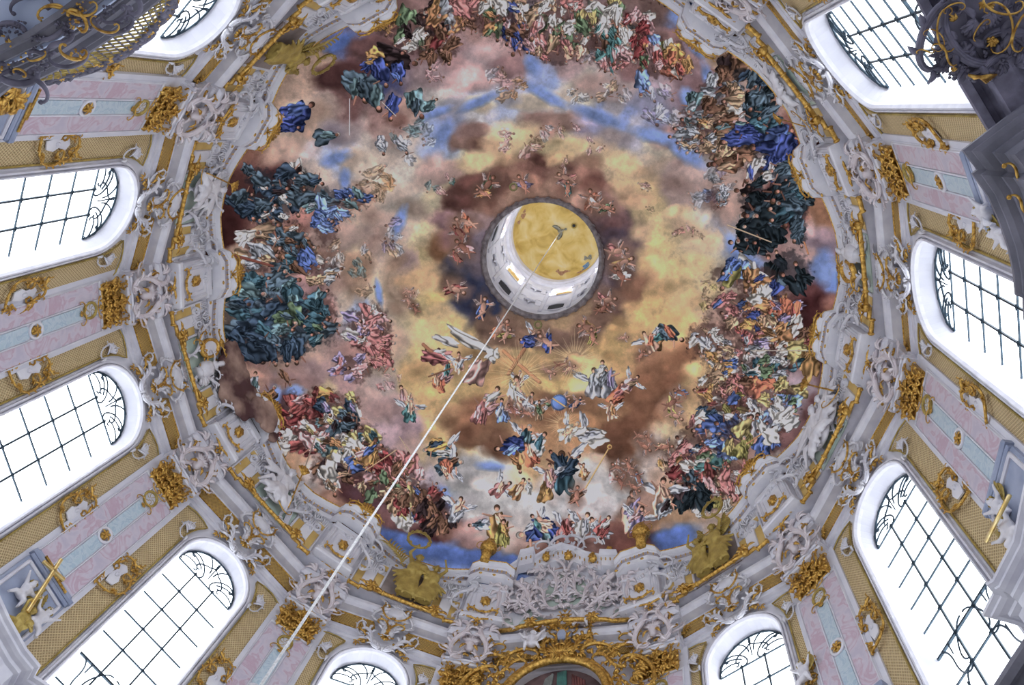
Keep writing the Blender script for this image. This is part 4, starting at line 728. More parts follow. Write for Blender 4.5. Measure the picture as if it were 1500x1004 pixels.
for i in range(12):
    m, rz, W = SIDES[i]
    w = wall_mesh(W, i != 4).build('wall_%d' % (i+1), M['plaster']); w.location = (m.x, m.y, 0); w.rotation_euler = (0, 0, rz)
    tag(w, ('white wall round the %s window of the drum' % BAY[i]) if i != 4 else 'white wall behind the gilded arch', 'wall', kind='structure')
    local_sweep(W, PR_CORN).build('cornice', M['moulding'], w)
    local_sweep(W, PR_ARCH, 0 if i == 4 else None).build('architrave', M['moulding'], w)
    if i in (9, 10): 
        win = empty('window_%d' % (i+1), (m.x, m.y, 0), rz, 'tall arched window beyond the top of the picture, '+('right half' if i == 9 else 'left half'), 'window', None, 'structure'); window_parts(win); continue
    for s_ in (-1, 1):
        fp = frieze_poly(s_, W) if i != 4 else [(s_*x, z) for x, z in [(1.2, 25.90), (2.5, 25.76), (2.58, 26.05), (2.5, 26.38), (1.9, 26.34), (1.2, 26.06)]]
        MB().prism(fp, 0, .14).build('frieze_panel', M['frieze'], w)
        rim(fp, .03, .15).build('panel_rim', M['gold'], w, True)
        o = MB(); x = s_*(abs(fp[1][0])-.02); r2 = random.Random(i)
        acanthus(o, r2, x, 26.12, 0 if s_ < 0 else PI, .3, 5, .15); acanthus(o, r2, x, 25.95, PI/2-s_*.7, .25, 3, .15); o.build('corner_leaf', M['gold'], w, True)
    if i == 4: continue
    for k in range(2): link('lattice_panel', lp[k], w); link('panel_rim', lr[k], w)
    win = empty('window_%d' % (i+1), (m.x, m.y, 0), rz, 'tall round-arched window with dark iron bars, %s of the drum' % BAY[i], 'window', kind='structure')
    window_parts(win)
# ledge that closes the gap between the polygon and the round dome
MB().revolve([(11.93, 27.2), (13.4, 27.2), (13.4, 27.4), (11.93, 27.3)], n=96).build('trim_1', M['moulding'])
tag(bpy.data.objects['trim_1'], 'flat white ledge under the dome, above the cornice', 'ledge', kind='structure')
# ------------------------------------------------------------------ lantern on top of the dome
lan = empty('lantern', (0, 0, 39.5), 0, 'bright white lantern drum with windows in the eye of the dome', 'lantern')
RL = 2.80; ZL = 39.5
LANG = [-75+60*k for k in range(6)]
lw = MB(); nseg = 72
prof = [(RL+.10, -.15), (RL+.10, .25), (RL, .45), (RL, .9), (RL, 3.4), (RL, 4.6), (RL, 6.5), (RL, 7.0)]
def inwin(a): return any(abs((a-c+180) % 360-180) < 13 for c in LANG)
vs = [(r*math.cos(2*PI*k/nseg), r*math.sin(2*PI*k/nseg), z) for k in range(nseg) for r, z in prof]; fs = []
for k in range(nseg):
    am = (k+.5)*360/nseg
    for j in range(len(prof)-1):
        if j == 5 and inwin(am): continue
        fs.append((k*8+j, ((k+1) % nseg)*8+j, ((k+1) % nseg)*8+j+1, k*8+j+1))
lw.add(vs, fs); lw.build('lantern_wall', M['stucco'], lan, True, fix=False)
ct = MB(); ct.revolve([(RL+.6, 6.9), (RL-.02, 6.9), (RL-.14, 7.0), (RL-.16, 7.15), (RL-.08, 7.22), (RL-.08, 7.5), (RL-.18, 7.6), (RL-.18, 8.4)], n=64); ct.build('lantern_cornice', M['moulding'], lan)
LDT = 47.3
def lcup(nt, b):
    tc = N(nt, 'ShaderNodeTexCoord'); n = N(nt, 'ShaderNodeTexNoise', Scale=1.1, Detail=5.0, Distortion=.6); nt.links.new(tc.outputs['Object'], n.inputs['Vector'])
    nt.links.new(ramp(nt, n.outputs[0], [(.3, (.46, .30, .07)), (.45, (.64, .46, .14)), (.6, (.72, .58, .26)), (.75, (.70, .62, .42))]), b.inputs['Base Color'])
M['cup'] = mat('yellow_painted_vault', (.6, .5, .2), .7, nodes=lcup)
cp = MB(); cp.revolve([(RL-.18, 8.3)]+[((RL-.18)*math.cos(t), 8.3+1.7*math.sin(t)) for t in [.15*k for k in range(1, 10)]]+[(.05, 10.0)], n=64); cup = cp.build('lantern_vault', M['cup'], lan, True, fix=False)
def lplace(a, z, r=RL): return (r*math.cos(math.radians(a)), r*math.sin(math.radians(a)), z), (0, 0, math.radians(a)+PI/2)
el = lambda rx, rz, n=20: [(rx*math.cos(2*PI*k/n), rz*math.sin(2*PI*k/n)) for k in range(n)]
ovm = MB().prism(el(.62, .62), -.02, .012).mesh('oval_opening', M['blackhole']); ovr = MB().outline(el(.62, .62, 24), [(0, 0), (-.02, .04), (-.08, .06), (-.12, .03), (-.14, 0)], True).mesh('oval_rim', M['stucco'])
wp = MB().box(-.55, .55, -.42, -.38, 0, 1.9).mesh('lantern_pane', M['lanternpane'])
rev = MB(); rev.add([(x, y, z) for y, s_ in ((.05, 1), (-.42, .92)) for x, z in ((-.6*s_, 0), (.6*s_, 0), (.6*s_, 1.92), (-.6*s_, 1.92))], [(0, 1, 5, 4), (1, 2, 6, 5), (2, 3, 7, 6), (3, 0, 4, 7)]); rev = rev.mesh('window_reveal', M['stucco'])
gp_ = MB(); gp_.prism([(-.45, 0), (.45, 0), (.45, .62), (0, .75), (-.45, .62)], -.02, .03); gp_ = gp_.mesh('ochre_cartouche', M['ochre'])
gps = MB()
for s_ in (-1, 1): scroll(gps, s_*.1, .2, s_*.34, .5, 'C', .9, s_, .035, .05)
gps = gps.mesh('gold_scroll', M['gold'], True)
pil = MB(); pil.bevbox(-.1, .1, -.05, .08, .9, 5.7); pil.bevbox(-.16, .16, -.05, .12, 5.2, 5.7); pil = pil.mesh('strip', M['stucco'])
rel = MB(); shell(rel, 0, .1, PI/2, .4, 7, 2.6, .02); scroll(rel, -.3, -.1, -.3, .7, 'C', .9, -1, .035, .03); scroll(rel, .3, -.1, .3, .7, 'C', .9, 1, .035, .03); leaf(rel, 0, .1, -PI/2, .5, .1, .03, .08, .1); rel = rel.mesh('relief_ornament', M['stucco'], True)
for a in LANG:
    for nm, mesh, z, da, r in (('oval_opening', ovm, 1.8, 0, RL-.02), ('oval_rim', ovr, 1.8, 0, RL-.03), ('lantern_pane', wp, 4.6, 0, RL), ('window_reveal', rev, 4.6, 0, RL-.03), ('ochre_cartouche', gp_, 5.75, 0, RL+.22), ('gold_scroll', gps, 5.75, 0, RL+.16), ('strip', pil, 0, 15, RL), ('strip', pil, 0, -15, RL), ('relief_ornament', rel, 5.0, 30, RL-.02), ('relief_ornament', rel, 2.2, 30, RL-.02)):
        o = link(nm, mesh, lan); o.location, o.rotation_euler = lplace(a+da, z, r)
# figures painted in the small vault are simple reliefs of colour patches
def vault_pt(a, t, lift=.03): return Vector(((RL-.18-lift)*math.cos(t)*math.cos(a), (RL-.18-lift)*math.cos(t)*math.sin(a), 8.3+(1.7-lift)*math.sin(t)))
def daub(name, a, t, parts, mt):
    mb = MB()
    for dx, dz, rx, rz in parts:
        c = vault_pt(a+dx, t+dz); n_ = 10; ring = []
        for k in range(n_):
            w_ = 2*PI*k/n_; rr = 1+.25*math.sin(3*w_+dx*20); ring.append(vault_pt(a+dx+rx*rr*math.cos(w_), t+dz+rz*rr*math.sin(w_)))
        mb.add([c]+ring, [(0, 1+k, 1+(k+1) % n_) for k in range(n_)])
    return mb.build(name, mt, lan)
M['flesh'] = mat('painted_flesh', (.42, .22, .12), .7, nodes=noisy((.30, .14, .08), (.5, .3, .18), 12)); M['vblue'] = mat('painted_blue', (.10, .22, .42), .7, nodes=noisy((.06, .15, .34), (.2, .34, .5), 12)); M['vgrey'] = mat('painted_grey', (.22, .22, .18), .7, nodes=noisy((.15, .15, .12), (.34, .34, .3), 12))
D2 = math.radians
daub('painted_group', D2(-128), .42, [(0, 0, .09, .10), (.10, .08, .05, .07), (-.12, .05, .10, .05)], M['flesh'])
daub('painted_group', D2(-10), .45, [(0, 0, .08, .10), (.12, -.05, .05, .06)], M['flesh']); daub('painted_group', D2(-20), .35, [(0, 0, .05, .08)], M['flesh'])
daub('painted_group', D2(-165), .35, [(0, 0, .09, .10), (.02, -.1, .12, .06)], M['vblue']); daub('painted_group', D2(-176), .5, [(0, 0, .07, .1), (.1, .1, .06, .08)], M['vgrey']); daub('painted_group', D2(-155), .22, [(0, 0, .1, .06)], M['flesh'])
dv = MB()
for s_ in (-1, 1): leaf(dv, 0, 0, PI/2-s_*1.2, .6, .12, 0, .06, s_*.8, 7)
dv.ball((0, 0, 0), (.09, .06, .2), 8, 6); shell(dv, 0, -.15, -PI/2, .25, 4, .8, 0)
dove = dv.build('carved_dove', M['vgrey'], lan, True); dove.location = (0, 0, 9.85); dove.rotation_euler = (PI/2, 0, D2(35))
hole = MB().revolve([(.001, 0), (.10, 0), (.12, .03)], n=14).build('vent_hole', M['blackhole'], lan, fix=False); hole.location = (-.45, .72, 9.72)
for k in range(8):
    a = 2*PI*k/8; b_ = MB(); b_.tube([(0, 0, 0), (.14*math.cos(a), .14*math.sin(a), .01)], .012, 4)
rgm = MB(); rgm.revolve([(.10, 0), (.13, -.02), (.17, 0)], n=14); rgm.build('vent_rim', M['oldgold'], lan, loc=(-.45, .72, 9.70))
# grey stucco wreath round the eye of the dome
ring = empty('eye_wreath', (0, 0, 39.3), 0, 'grey shell-work ring framing the eye of the painted dome', 'ring')
rg = MB(); rg.revolve([(2.70, .25), (2.72, -.02), (2.78, -.07), (2.86, -.05), (2.92, .02), (2.95, .06)], n=96); rg.build('ring_moulding', mat('grey_ring', (.20, .17, .18), .6, nodes=noisy((.12, .10, .11), (.30, .27, .28), 4, .4, 14)), ring, True)
fr = bpy.data.materials['grey_ring']; lf = MB(); leaf(lf, -.3, 0, .15, .75, .14, .0, .10, -.3); leaf(lf, -.2, .05, .9, .4, .09, .0, .08, -.5); leaf(lf, -.1, -.05, -.5, .4, .08, .0, .08, .5); lfm = lf.mesh('shell_leaf', fr, True)
for k in range(36):
    a = 2*PI*k/36; r_ = 2.88; zd = CZ+DB*math.sqrt(1-(r_/12)**2)-39.3-.10
    o = link('shell_leaf', lfm, ring); o.location = (r_*math.cos(a), r_*math.sin(a), zd)
    # local y must face down into the room, local x along the ring
    o.rotation_euler = Matrix(((-math.sin(a), 0, -math.cos(a)), (math.cos(a), 0, -math.sin(a)), (0, -1, 0))).to_4x4().to_euler(); o.scale = (.58, .58, .58)
# ------------------------------------------------------------------ rope on the axis
rp = MB(); rp.tube([(0, 0, z) for z in (6.0, 14, 22, 30, 38, 49.3)], [.021]*6, 8); rp.build('hanging_rope', M['rope'], None, True)
tag(bpy.data.objects['hanging_rope'], 'long white rope hanging from the lantern vault down the centre', 'rope')


# ------------------------------------------------------------------ pilasters with gilded capitals
def frame_at(k, s=1.0):
    c = corner(k, s); return (c.x, c.y, 0), math.atan2(c.y, c.x)+PI/2
def pilaster_meshes():
    D = {}; r = random.Random(11)
    sh = MB(); sh.box(-1.02, 1.02, -.55, -.04, 12.2, 25.2); sh.bevbox(-.86, .86, -.04, .0, 12.2, 24.2, .02); D['shaft'] = (sh, M['plaster'], 0)
    fr = MB()
    for x0, x1 in ((-.84, -.80), (-.27, -.23), (.23, .27), (.80, .84)): fr.bevbox(x0, x1, 0, .05, 18.7, 24.0, .015)
    fr.bevbox(-.84, .84, 0, .05, 23.96, 24.04, .015); D['strip_moulding'] = (fr, M['stucco'], 0)
    for s_ in (-1, 1):
        p = MB(); p.bevbox(*sorted((s_*.28, s_*.79)), 0, .022, 18.75, 23.94, .006)
        D['pink_panel%d' % s_] = (p, M['pink'], 0)
    D['blue_panel1'] = (MB().prism([(-.2, 18.9), (.2, 18.9), (.2, 20.62), (.12, 20.70), (0, 20.74), (-.12, 20.70), (-.2, 20.62)], 0, .03), M['blue'], 0)
    D['blue_panel2'] = (MB().prism([(-.2, 21.28), (-.12, 21.20), (0, 21.16), (.12, 21.20), (.2, 21.28), (.2, 23.0), (-.2, 23.0)], 0, .03), M['blue'], 0)
    a = MB(); a.outline([(.25*math.cos(t*PI/10), 20.95+.29*math.sin(t*PI/10)) for t in range(20)], [(0, 0), (-.02, .06), (.03, .09), (.07, .06), (.08, .02)], True); D['roundel_ring1'] = (a, M['stucco'], 1)
    g = MB(); g.ball((0, .03, 20.95), (.14, .06, .17), 10, 6, .2, r)
    for k in range(6): leaf(g, 0, 20.95, k*PI/3, .2, .045, .05, .06)
    D['roundel_flower1'] = (g, M['gold'], 1)
    a = MB(); a.outline([(.27*math.cos(t*PI/12), 23.45+.33*math.sin(t*PI/12)) for t in range(24)], [(0, 0), (-.02, .05), (.03, .08), (.06, .05), (.07, .01)], True)
    for k in range(6): scroll(a, .05*math.cos(k*PI/3), 23.45+.06*math.sin(k*PI/3), .2*math.cos(k*PI/3+.3), 23.45+.24*math.sin(k*PI/3+.3), 'C', .8, 1, .02, .03, .02, 12)
    D['fretted_oval'] = (a, M['oldgold'], 1)
    for s_, z in ((-1, 23.02), (1, 23.88)):
        g = MB()
        for t in (-1, 1): scroll(g, 0, z, t*.3, z+s_*.06, 'C', .8, s_*t, .04, .06, .05, 14)
        shell(g, 0, z-s_*.02, s_*PI/2, .14, 5, 2, .06); D['roundel_scroll%d' % (1 if s_ > 0 else 2)] = (g, M['gold'], 1)
    # capital
    g = MB(); g.bevbox(-.70, .70, -.1, .06, 24.05, 25.08, .03)
    for x in (-.62, -.38, -.13, .13, .38, .62):
        acanthus(g, r, x, 24.10, PI/2+r.uniform(-.2, .2), .42, 4, .08); acanthus(g, r, x+.1, 24.42, PI/2+r.uniform(-.3, .3), .38, 4, .16)
    for s_ in (-1, 1):
        scroll(g, s_*.30, 24.55, s_*.78, 24.98, 'S', 1.0, s_, .075, .2, .12); scroll(g, s_*.12, 24.6, s_*.35, 25.02, 'C', 1.0, -s_, .06, .22, .1); scroll(g, s_*.72, 24.2, s_*.80, 24.75, 'C', .8, -s_, .05, .1, .08)
    shell(g, 0, 24.70, PI/2, .36, 7, 2.5, .2); bossy(g, r, -.75, .75, 24.1, 25.05, .12, 60, .07)
    for x in (-.6, -.2, .2, .6): leaf(g, x, 24.15, -PI/2+r.uniform(-.5, .5), .3, .08, .06, .1)
    D['capital'] = (g, M['gold'], 1)
    ab = MB(); ab.bevbox(-.84, .84, -.3, .34, 25.04, 25.16, .04); ab.bevbox(-.90, .90, -.3, .40, 25.16, 25.24, .03); D['abacus'] = (ab, M['moulding'], 0)
    ft = MB(); ft.bevbox(-.80, .80, -.2, .10, 18.56, 18.72, .04); ft.bevbox(-.92, .92, -.2, .20, 18.42, 18.58, .05); ft.bevbox(-.86, .86, -.2, .14, 18.30, 18.43, .03); D['foot_moulding'] = (ft, M['slateblue'], 0)
    lw = MB(); lw.bevbox(-.88, .88, -.05, .10, 13.2, 18.3, .05); D['foot_panel'] = (lw, M['slateblue'], 0)
    fr = MB()
    for x0, x1, z0, z1 in ((-.80, -.70, 13.4, 18.2), (.70, .80, 13.4, 18.2), (-.80, .80, 18.1, 18.2)): fr.bevbox(x0, x1, .1, .17, z0, z1, .03)
    D['panel_frame'] = (fr, M['moulding'], 0)
    gl = MB(); gl.bevbox(-.55, .25, .2, .24, 18.44, 18.52, .01); gl.bevbox(-.25, .6, .14, .2, 18.60, 18.66, .01); D['gilded_fillet'] = (gl, M['gold'], 0)
    return {k: v[0].mesh(k.rstrip('-12'), v[1], bool(v[2])) for k, v in D.items()}
SUB = {'roundel_flower': 'roundel_ring', 'abacus': 'capital', 'gilded_rosette': 'pedestal', 'panel_moulding': 'pedestal', 'panel_frame': 'foot_panel', 'dentils': 'cornice', 'gilded_studs': 'cornice', 'gilded_fillet': 'cornice', 'painted_shadow_line': 'cornice'}
PM = pilaster_meshes()
for k in (0, 1, 2, 3, 4, 5, 6, 7, 8, 9, 11):
    loc, rz = frame_at(k); p = empty('pilaster', (loc[0], loc[1], 12.2), rz, 'marble pilaster with gilded capital '+between(k), 'pilaster', 'marble pilasters between the drum windows')
    made = {}
    for nm, me_ in PM.items():
        if nm == 'gilded_fillet' and k not in (0, 2): continue
        nn = me_.name.split('.')[0]; par = SUB.get(nm.rstrip('-12')); q = made.get(par) if par else None
        made[nm.rstrip('-12')] = link(nn, me_, q or p, loc=(0, 0, 0) if q else (0, 0, -12.2))
# ------------------------------------------------------------------ consoles in the entablature over every capital
def console_meshes():
    r = random.Random(21); D = {}
    b = MB(); b.bevbox(-.92, .92, -.6, .12, 25.24, 25.62, .05); b.bevbox(-.84, .84, -.6, .22, 25.62, 26.35, .05); b.bevbox(-.95, .95, -.6, .38, 26.35, 26.55, .06); b.bevbox(-1.0, 1.0, -.6, .52, 26.55, 26.95, .10); b.bevbox(-.85, .85, -.6, .44, 26.95, 27.36, .05)
    D['block'] = (b, M['moulding'], 0)
    w = MB()
    for s_ in (-1, 1):
        scroll(w, s_*.2, 25.35, s_*.62, 27.0, 'S', 1.0, s_, .18, .38, .22, 26, 6); scroll(w, s_*.85, 25.5, s_*.55, 26.4, 'C', 1.0, -s_, .12, .25, .12, 22, 6)
        scroll(w, s_*.1, 27.0, s_*.75, 27.55, 'C', 1.0, -s_, .15, .42, .15); scroll(w, s_*.25, 25.9, s_*.95, 25.95, 'C', .9, s_, .06, .28, .1)
        for a in (.3, .9, 1.6): leaf(w, s_*.55, 26.9, PI/2-s_*a, .45, .08, .45, .15, -s_*.6)
    shell(w, 0, 26.15, PI/2, .5, 7, 2.4, .34); shell(w, 0, 27.1, PI/2, .42, 7, 2.2, .42); w.ball((0, .4, 25.95), (.2, .2, .26), 10, 6)
    D['rocaille_bracket'] = (w, M['warmstucco'], 1)
    g = MB()
    for s_ in (-1, 1):
        scroll(g, s_*.05, 26.95, s_*.45, 27.55, 'S', 1.0, -s_, .08, .60, .12); scroll(g, s_*.75, 26.5, s_*.85, 25.9, 'C', .9, s_, .07, .40, .08)
        acanthus(g, r, s_*.35, 25.5, -PI/2+s_*.4, .3, 4, .3); leaf(g, s_*.6, 26.2, PI/2-s_*.5, .4, .06, .42, .1, s_*.7); leaf(g, s_*.15, 25.9, -PI/2+s_*.3, .4, .07, .52, .12, s_*.5)
    bossy(g, r, -.5, .5, 25.35, 25.7, .3, 8, .06)
    D['gilded_scroll'] = (g, M['gold'], 1)
    return {k: v[0].mesh(k, v[1], bool(v[2])) for k, v in D.items()}
CM = console_meshes()
for k in (0, 1, 2, 3, 4, 5, 6, 7, 8, 9, 10, 11):
    loc, rz = frame_at(k); p = empty('console', (loc[0], loc[1], 25.2), rz, 'white and gold console '+between(k), 'console', 'rocaille consoles over the capitals')
    for i, (nm, me_) in enumerate(CM.items()):
        o = link(nm, me_, p, loc=(0, 0, -25.2))
        if k % 2 and nm != 'block': o.scale = (-1, 1, 1)
# ------------------------------------------------------------------ cartouches over the windows, and on the trellis panels
def crest_meshes():
    r = random.Random(31); D = {}; w = MB()
    for s_ in (-1, 1):
        scroll(w, s_*.10, 25.1, s_*.85, 25.55, 'S', 1.0, s_, .14, .22, .14, 24, 6); scroll(w, s_*.15, 25.7, s_*.62, 26.45, 'C', 1.0, -s_, .15, .25, .18, 24, 6); scroll(w, s_*.55, 26.2, s_*.30, 27.2, 'S', 1.0, s_, .09, .42, .16, 24, 6)
        scroll(w, s_*.75, 25.5, s_*.95, 26.0, 'C', 1.0, s_, .06, .2, .1); leaf(w, s_*.35, 26.9, PI/2-s_*.7, .6, .09, .5, .15, -s_*.6); leaf(w, s_*.5, 25.3, -PI/2+s_*1.1, .5, .08, .2, .12, s_*.4)
        shell(w, s_*.2, 25.35, -PI/2+s_*.5, .35, 5, 1.6, .2)
    shell(w, 0, 26.0, PI/2, .62, 9, 2.5, .28); w.ball((0, .30, 25.85), (.26, .16, .34), 12, 7, .08, r); shell(w, 0, 26.9, PI/2, .5, 7, 2.0, .5); w.bevbox(-.3, .3, .3, .62, 26.55, 27.0, .08)
    D['rocaille'] = (w, M['stucco'], 1); g = MB()
    for s_ in (-1, 1):
        scroll(g, s_*.28, 25.5, s_*.45, 26.1, 'C', .9, -s_, .075, .42, .1); scroll(g, s_*.05, 26.45, s_*.35, 26.9, 'C', 1.0, s_, .07, .55, .08); scroll(g, s_*.8, 25.35, s_*1.0, 25.75, 'S', .9, -s_, .07, .22, .08)
        acanthus(g, r, s_*.62, 25.3, -PI/2+s_*.6, .42, 5, .18); acanthus(g, r, s_*.9, 25.1, -PI/2+s_*.4, .3, 4, .12)
    bossy(g, r, -.9, -.3, 25.0, 25.45, .2, 10, .06); bossy(g, r, .3, .9, 25.0, 25.45, .2, 10, .06); shell(g, 0, 25.6, -PI/2, .3, 5, 1.8, .36)
    D['gilded_foliage'] = (g, M['gold'], 1)
    return {k: v[0].mesh(k, v[1], bool(v[2])) for k, v in D.items()}
def trellis_cartouche():
    r = random.Random(41); D = {}; w = MB()
    w.prism([(-.14, -.42), (.10, -.46), (.18, -.1), (.12, .1), (.20, .38), (-.02, .5), (-.17, .34), (-.10, .05), (-.2, -.15)], .05, .09); w.ball((0, .09, 0), (.07, .05, .1), 8, 5)
    D['cartouche_field'] = (w, M['stucco'], 0); g = MB()
    for (x0, z0, x1, z1, kd, sd) in ((-.22, -.55, -.20, .1, 'C', -1), (.22, -.5, .16, .12, 'C', 1), (-.2, .05, -.24, .5, 'C', -1), (.16, .08, .28, .55, 'S', 1), (-.2, .5, .15, .62, 'C', -1), (-.25, -.5, .2, -.62, 'C', 1), (.2, -.45, .38, -.8, 'S', -1), (-.15, .55, -.32, .85, 'S', 1), (.25, .3, .40, .1, 'C', -1)):
        scroll(g, x0, z0, x1, z1, kd, .85, sd, .072, .10, .07, 18)
    for x, z, a in ((-.25, .5, 2.2), (.28, .55, .8), (-.26, -.5, -2.4), (.3, -.7, -1.0), (.3, .1, 0), (-.28, 0, PI)): acanthus(g, r, x, z, a, .22, 4, .08)
    D['gilded_frame'] = (g, M['gold'], 1)
    return {k: v[0].mesh(k, v[1], bool(v[2])) for k, v in D.items()}
XM = crest_meshes(); TM = trellis_cartouche()
for i in SEEN:
    if i == 4: continue
    m, rz, W = SIDES[i]
    p = empty('window_crest', (m.x, m.y, 25.0), rz, 'white rocaille crest with gilded leaves over the %s window' % BAY[i], 'ornament', 'rocaille crests over the windows')
    for j, (nm, me_) in enumerate(XM.items()):
        o = link(nm, me_, p, loc=(0, 0, -25.0)); o.scale = (1 if i % 2 else -1, 1, 1)
    pj = {}
    for s_ in (-1, 1):
        c_, s2 = math.cos(rz), math.sin(rz); x = s_*2.2
        pj[s_] = project((m.x+c_*x, m.y+s2*x, 20.6))
    for s_ in (-1, 1):
        x = s_*2.2; P = pj[s_]; Q = pj[-s_]
        if i in (3, 5): w_ = 'left' if P[0] < Q[0] else 'right'
        else: w_ = 'upper' if P[1] < Q[1] else 'lower'
        o = empty('cartouche', (m.x+math.cos(rz)*x, m.y+math.sin(rz)*x, 20.6), rz, 'gilded cartouche on the trellis at the %s side of the %s window' % (w_, BAY[i]), 'cartouche', 'gilded cartouches on the trellis panels')
        for nm, me_ in TM.items(): q = link(nm, me_, o, loc=(0, .04, 0)); q.scale = (s_, 1, 1)
# ------------------------------------------------------------------ gilded rods along the foot of the dome
def sect(k, name, z=27.3, rr=12.0, label=None, cat=None, group=None, frac=0.0):
    """empty on the dome at angular index k; children are bent meshes in its frame"""
    a = math.radians(-30*k); return empty(name, (rr*math.cos(a), rr*math.sin(a), z), a+PI/2, label, cat, group)
def bendf(x, y, z, z0=27.3, rr=12.0):
    """(arc metres, proud of the dome, height) -> frame of a sector empty"""
    r_ = rdome(z)-y; a = x/12.0
    return (r_*math.sin(a), rr-r_*math.cos(a), z-z0)
def rod_mesh(raise_=0):
    g = MB(); r = random.Random(51); L = 2.25; seq = [(-L, 0), (-1.75, 0), (-1.7, .10), (-1.35, .10), (-1.3, .2), (-.4, .24), (.4, .24), (1.3, .2), (1.35, .10), (1.7, .10), (1.75, 0), (L, 0)]
    pts = []
    for j in range(len(seq)-1):
        (x0, d0), (x1, d1) = seq[j], seq[j+1]; n = max(1, int(abs(x1-x0)/.22))
        for q in range(n): t = q/n; pts.append((x0+(x1-x0)*t, .12+d0+(d1-d0)*t, 27.06))
    pts.append((L, .12, 27.06)); m = MB().tube(pts, [.075]*len(pts), 8)
    # carved twist
    for x in (-2.2, -1.75, -.8, -.4, .4, .8, 1.75, 2.2):
        d = .12+np.interp(x, [s_[0] for s_ in seq], [s_[1] for s_ in seq]); m.ball((x, d, 27.06), (.06, .11, .11), 8, 6)
    return m.bend(bendf)
def boss_mesh(x):
    r = random.Random(int(x*10)+70); b = MB(); b.ball((x, .34, 27.06), (.16, .17, .17), 8, 6, .15, r)
    for k in range(7): leaf(b, x, 27.06, k*2*PI/7, .3, .07, .42, .10, .5)
    for s_ in (-1, 1): leaf(b, x+s_*.1, 27.06, 0 if s_ > 0 else PI, .45, .09, .36, .10, .3)
    return b.bend(bendf)
rodm = rod_mesh().mesh('twisted_rod', M['gold'], True); bossm = {x: boss_mesh(x).mesh('leaf_boss', M['gold'], True) for x in (-1.35, 1.35, -.55, .55)}
for i in range(12):
    if i in (4,): continue
    p = sect(i+.5, 'gilded_rod', label='gilded rod with leafy bosses over the %s window' % BAY[i] if i in SEEN else 'gilded rod beyond the top of the picture, '+('right half' if i == 9 else 'left half'), cat='moulding', group='gilded rods round the foot of the dome' if i in SEEN else 'gilded rods above the picture')
    link('twisted_rod', rodm, p)
    for x in ((-.95, .95) if False else (-1.35, 1.35)): link('leaf_boss', bossm[x], p)
# ------------------------------------------------------------------ white and gold parapet standing on the foot of the dome
def bb(mb, x0, x1, d0, d1, z0, z1, b=.02, nx=1):
    nx = max(nx, int((x1-x0)/.6)+1)
    for j in range(nx):
        a = x0+(x1-x0)*j/nx; c = x0+(x1-x0)*(j+1)/nx; mb.bevbox(a, c, d0, d1, z0, z1, b if nx == 1 else min(b, .012))
    return mb
def edge_line(k):
    """plan of the parapet crest over half a bay either side of a pilaster: (x, proud, z)"""
    return [(-3.14, .10, 29.62), (-2.3, .10, 29.66), (-1.7, .12, 29.80), (-1.05, .16, 29.95), (-.95, .42, 30.02), (-.55, .60, 30.12), (.55, .60, 30.12), (.95, .42, 30.02), (1.05, .16, 29.95), (1.7, .12, 29.80), (2.3, .10, 29.66), (3.14, .10, 29.62)]
def crest_run(pts, prof):
    """sweep a small cornice profile (proud, up) along the crest line"""
    mb = MB(); P = []
    for j in range(len(pts)-1):
        n = max(1, int(abs(pts[j+1][0]-pts[j][0])/.3)); P += [tuple(pts[j][c]+(pts[j+1][c]-pts[j][c])*q/n for c in range(3)) for q in range(n)]
    P.append(pts[-1]); k = len(prof)
    vs = [(x, y+d, z+u) for x, y, z in P for d, u in prof]
    return mb.add(vs, [(i*k+j, (i+1)*k+j, (i+1)*k+j+1, i*k+j+1) for i in range(len(P)-1) for j in range(k-1)])
PC = [(-.35, -.62), (.0, -.60), (.03, -.40), (.03, -.26), (.10, -.22), (.10, -.14), (.20, -.08), (.24, 0), (.20, .06), (-.1, .08), (-.5, .02)]
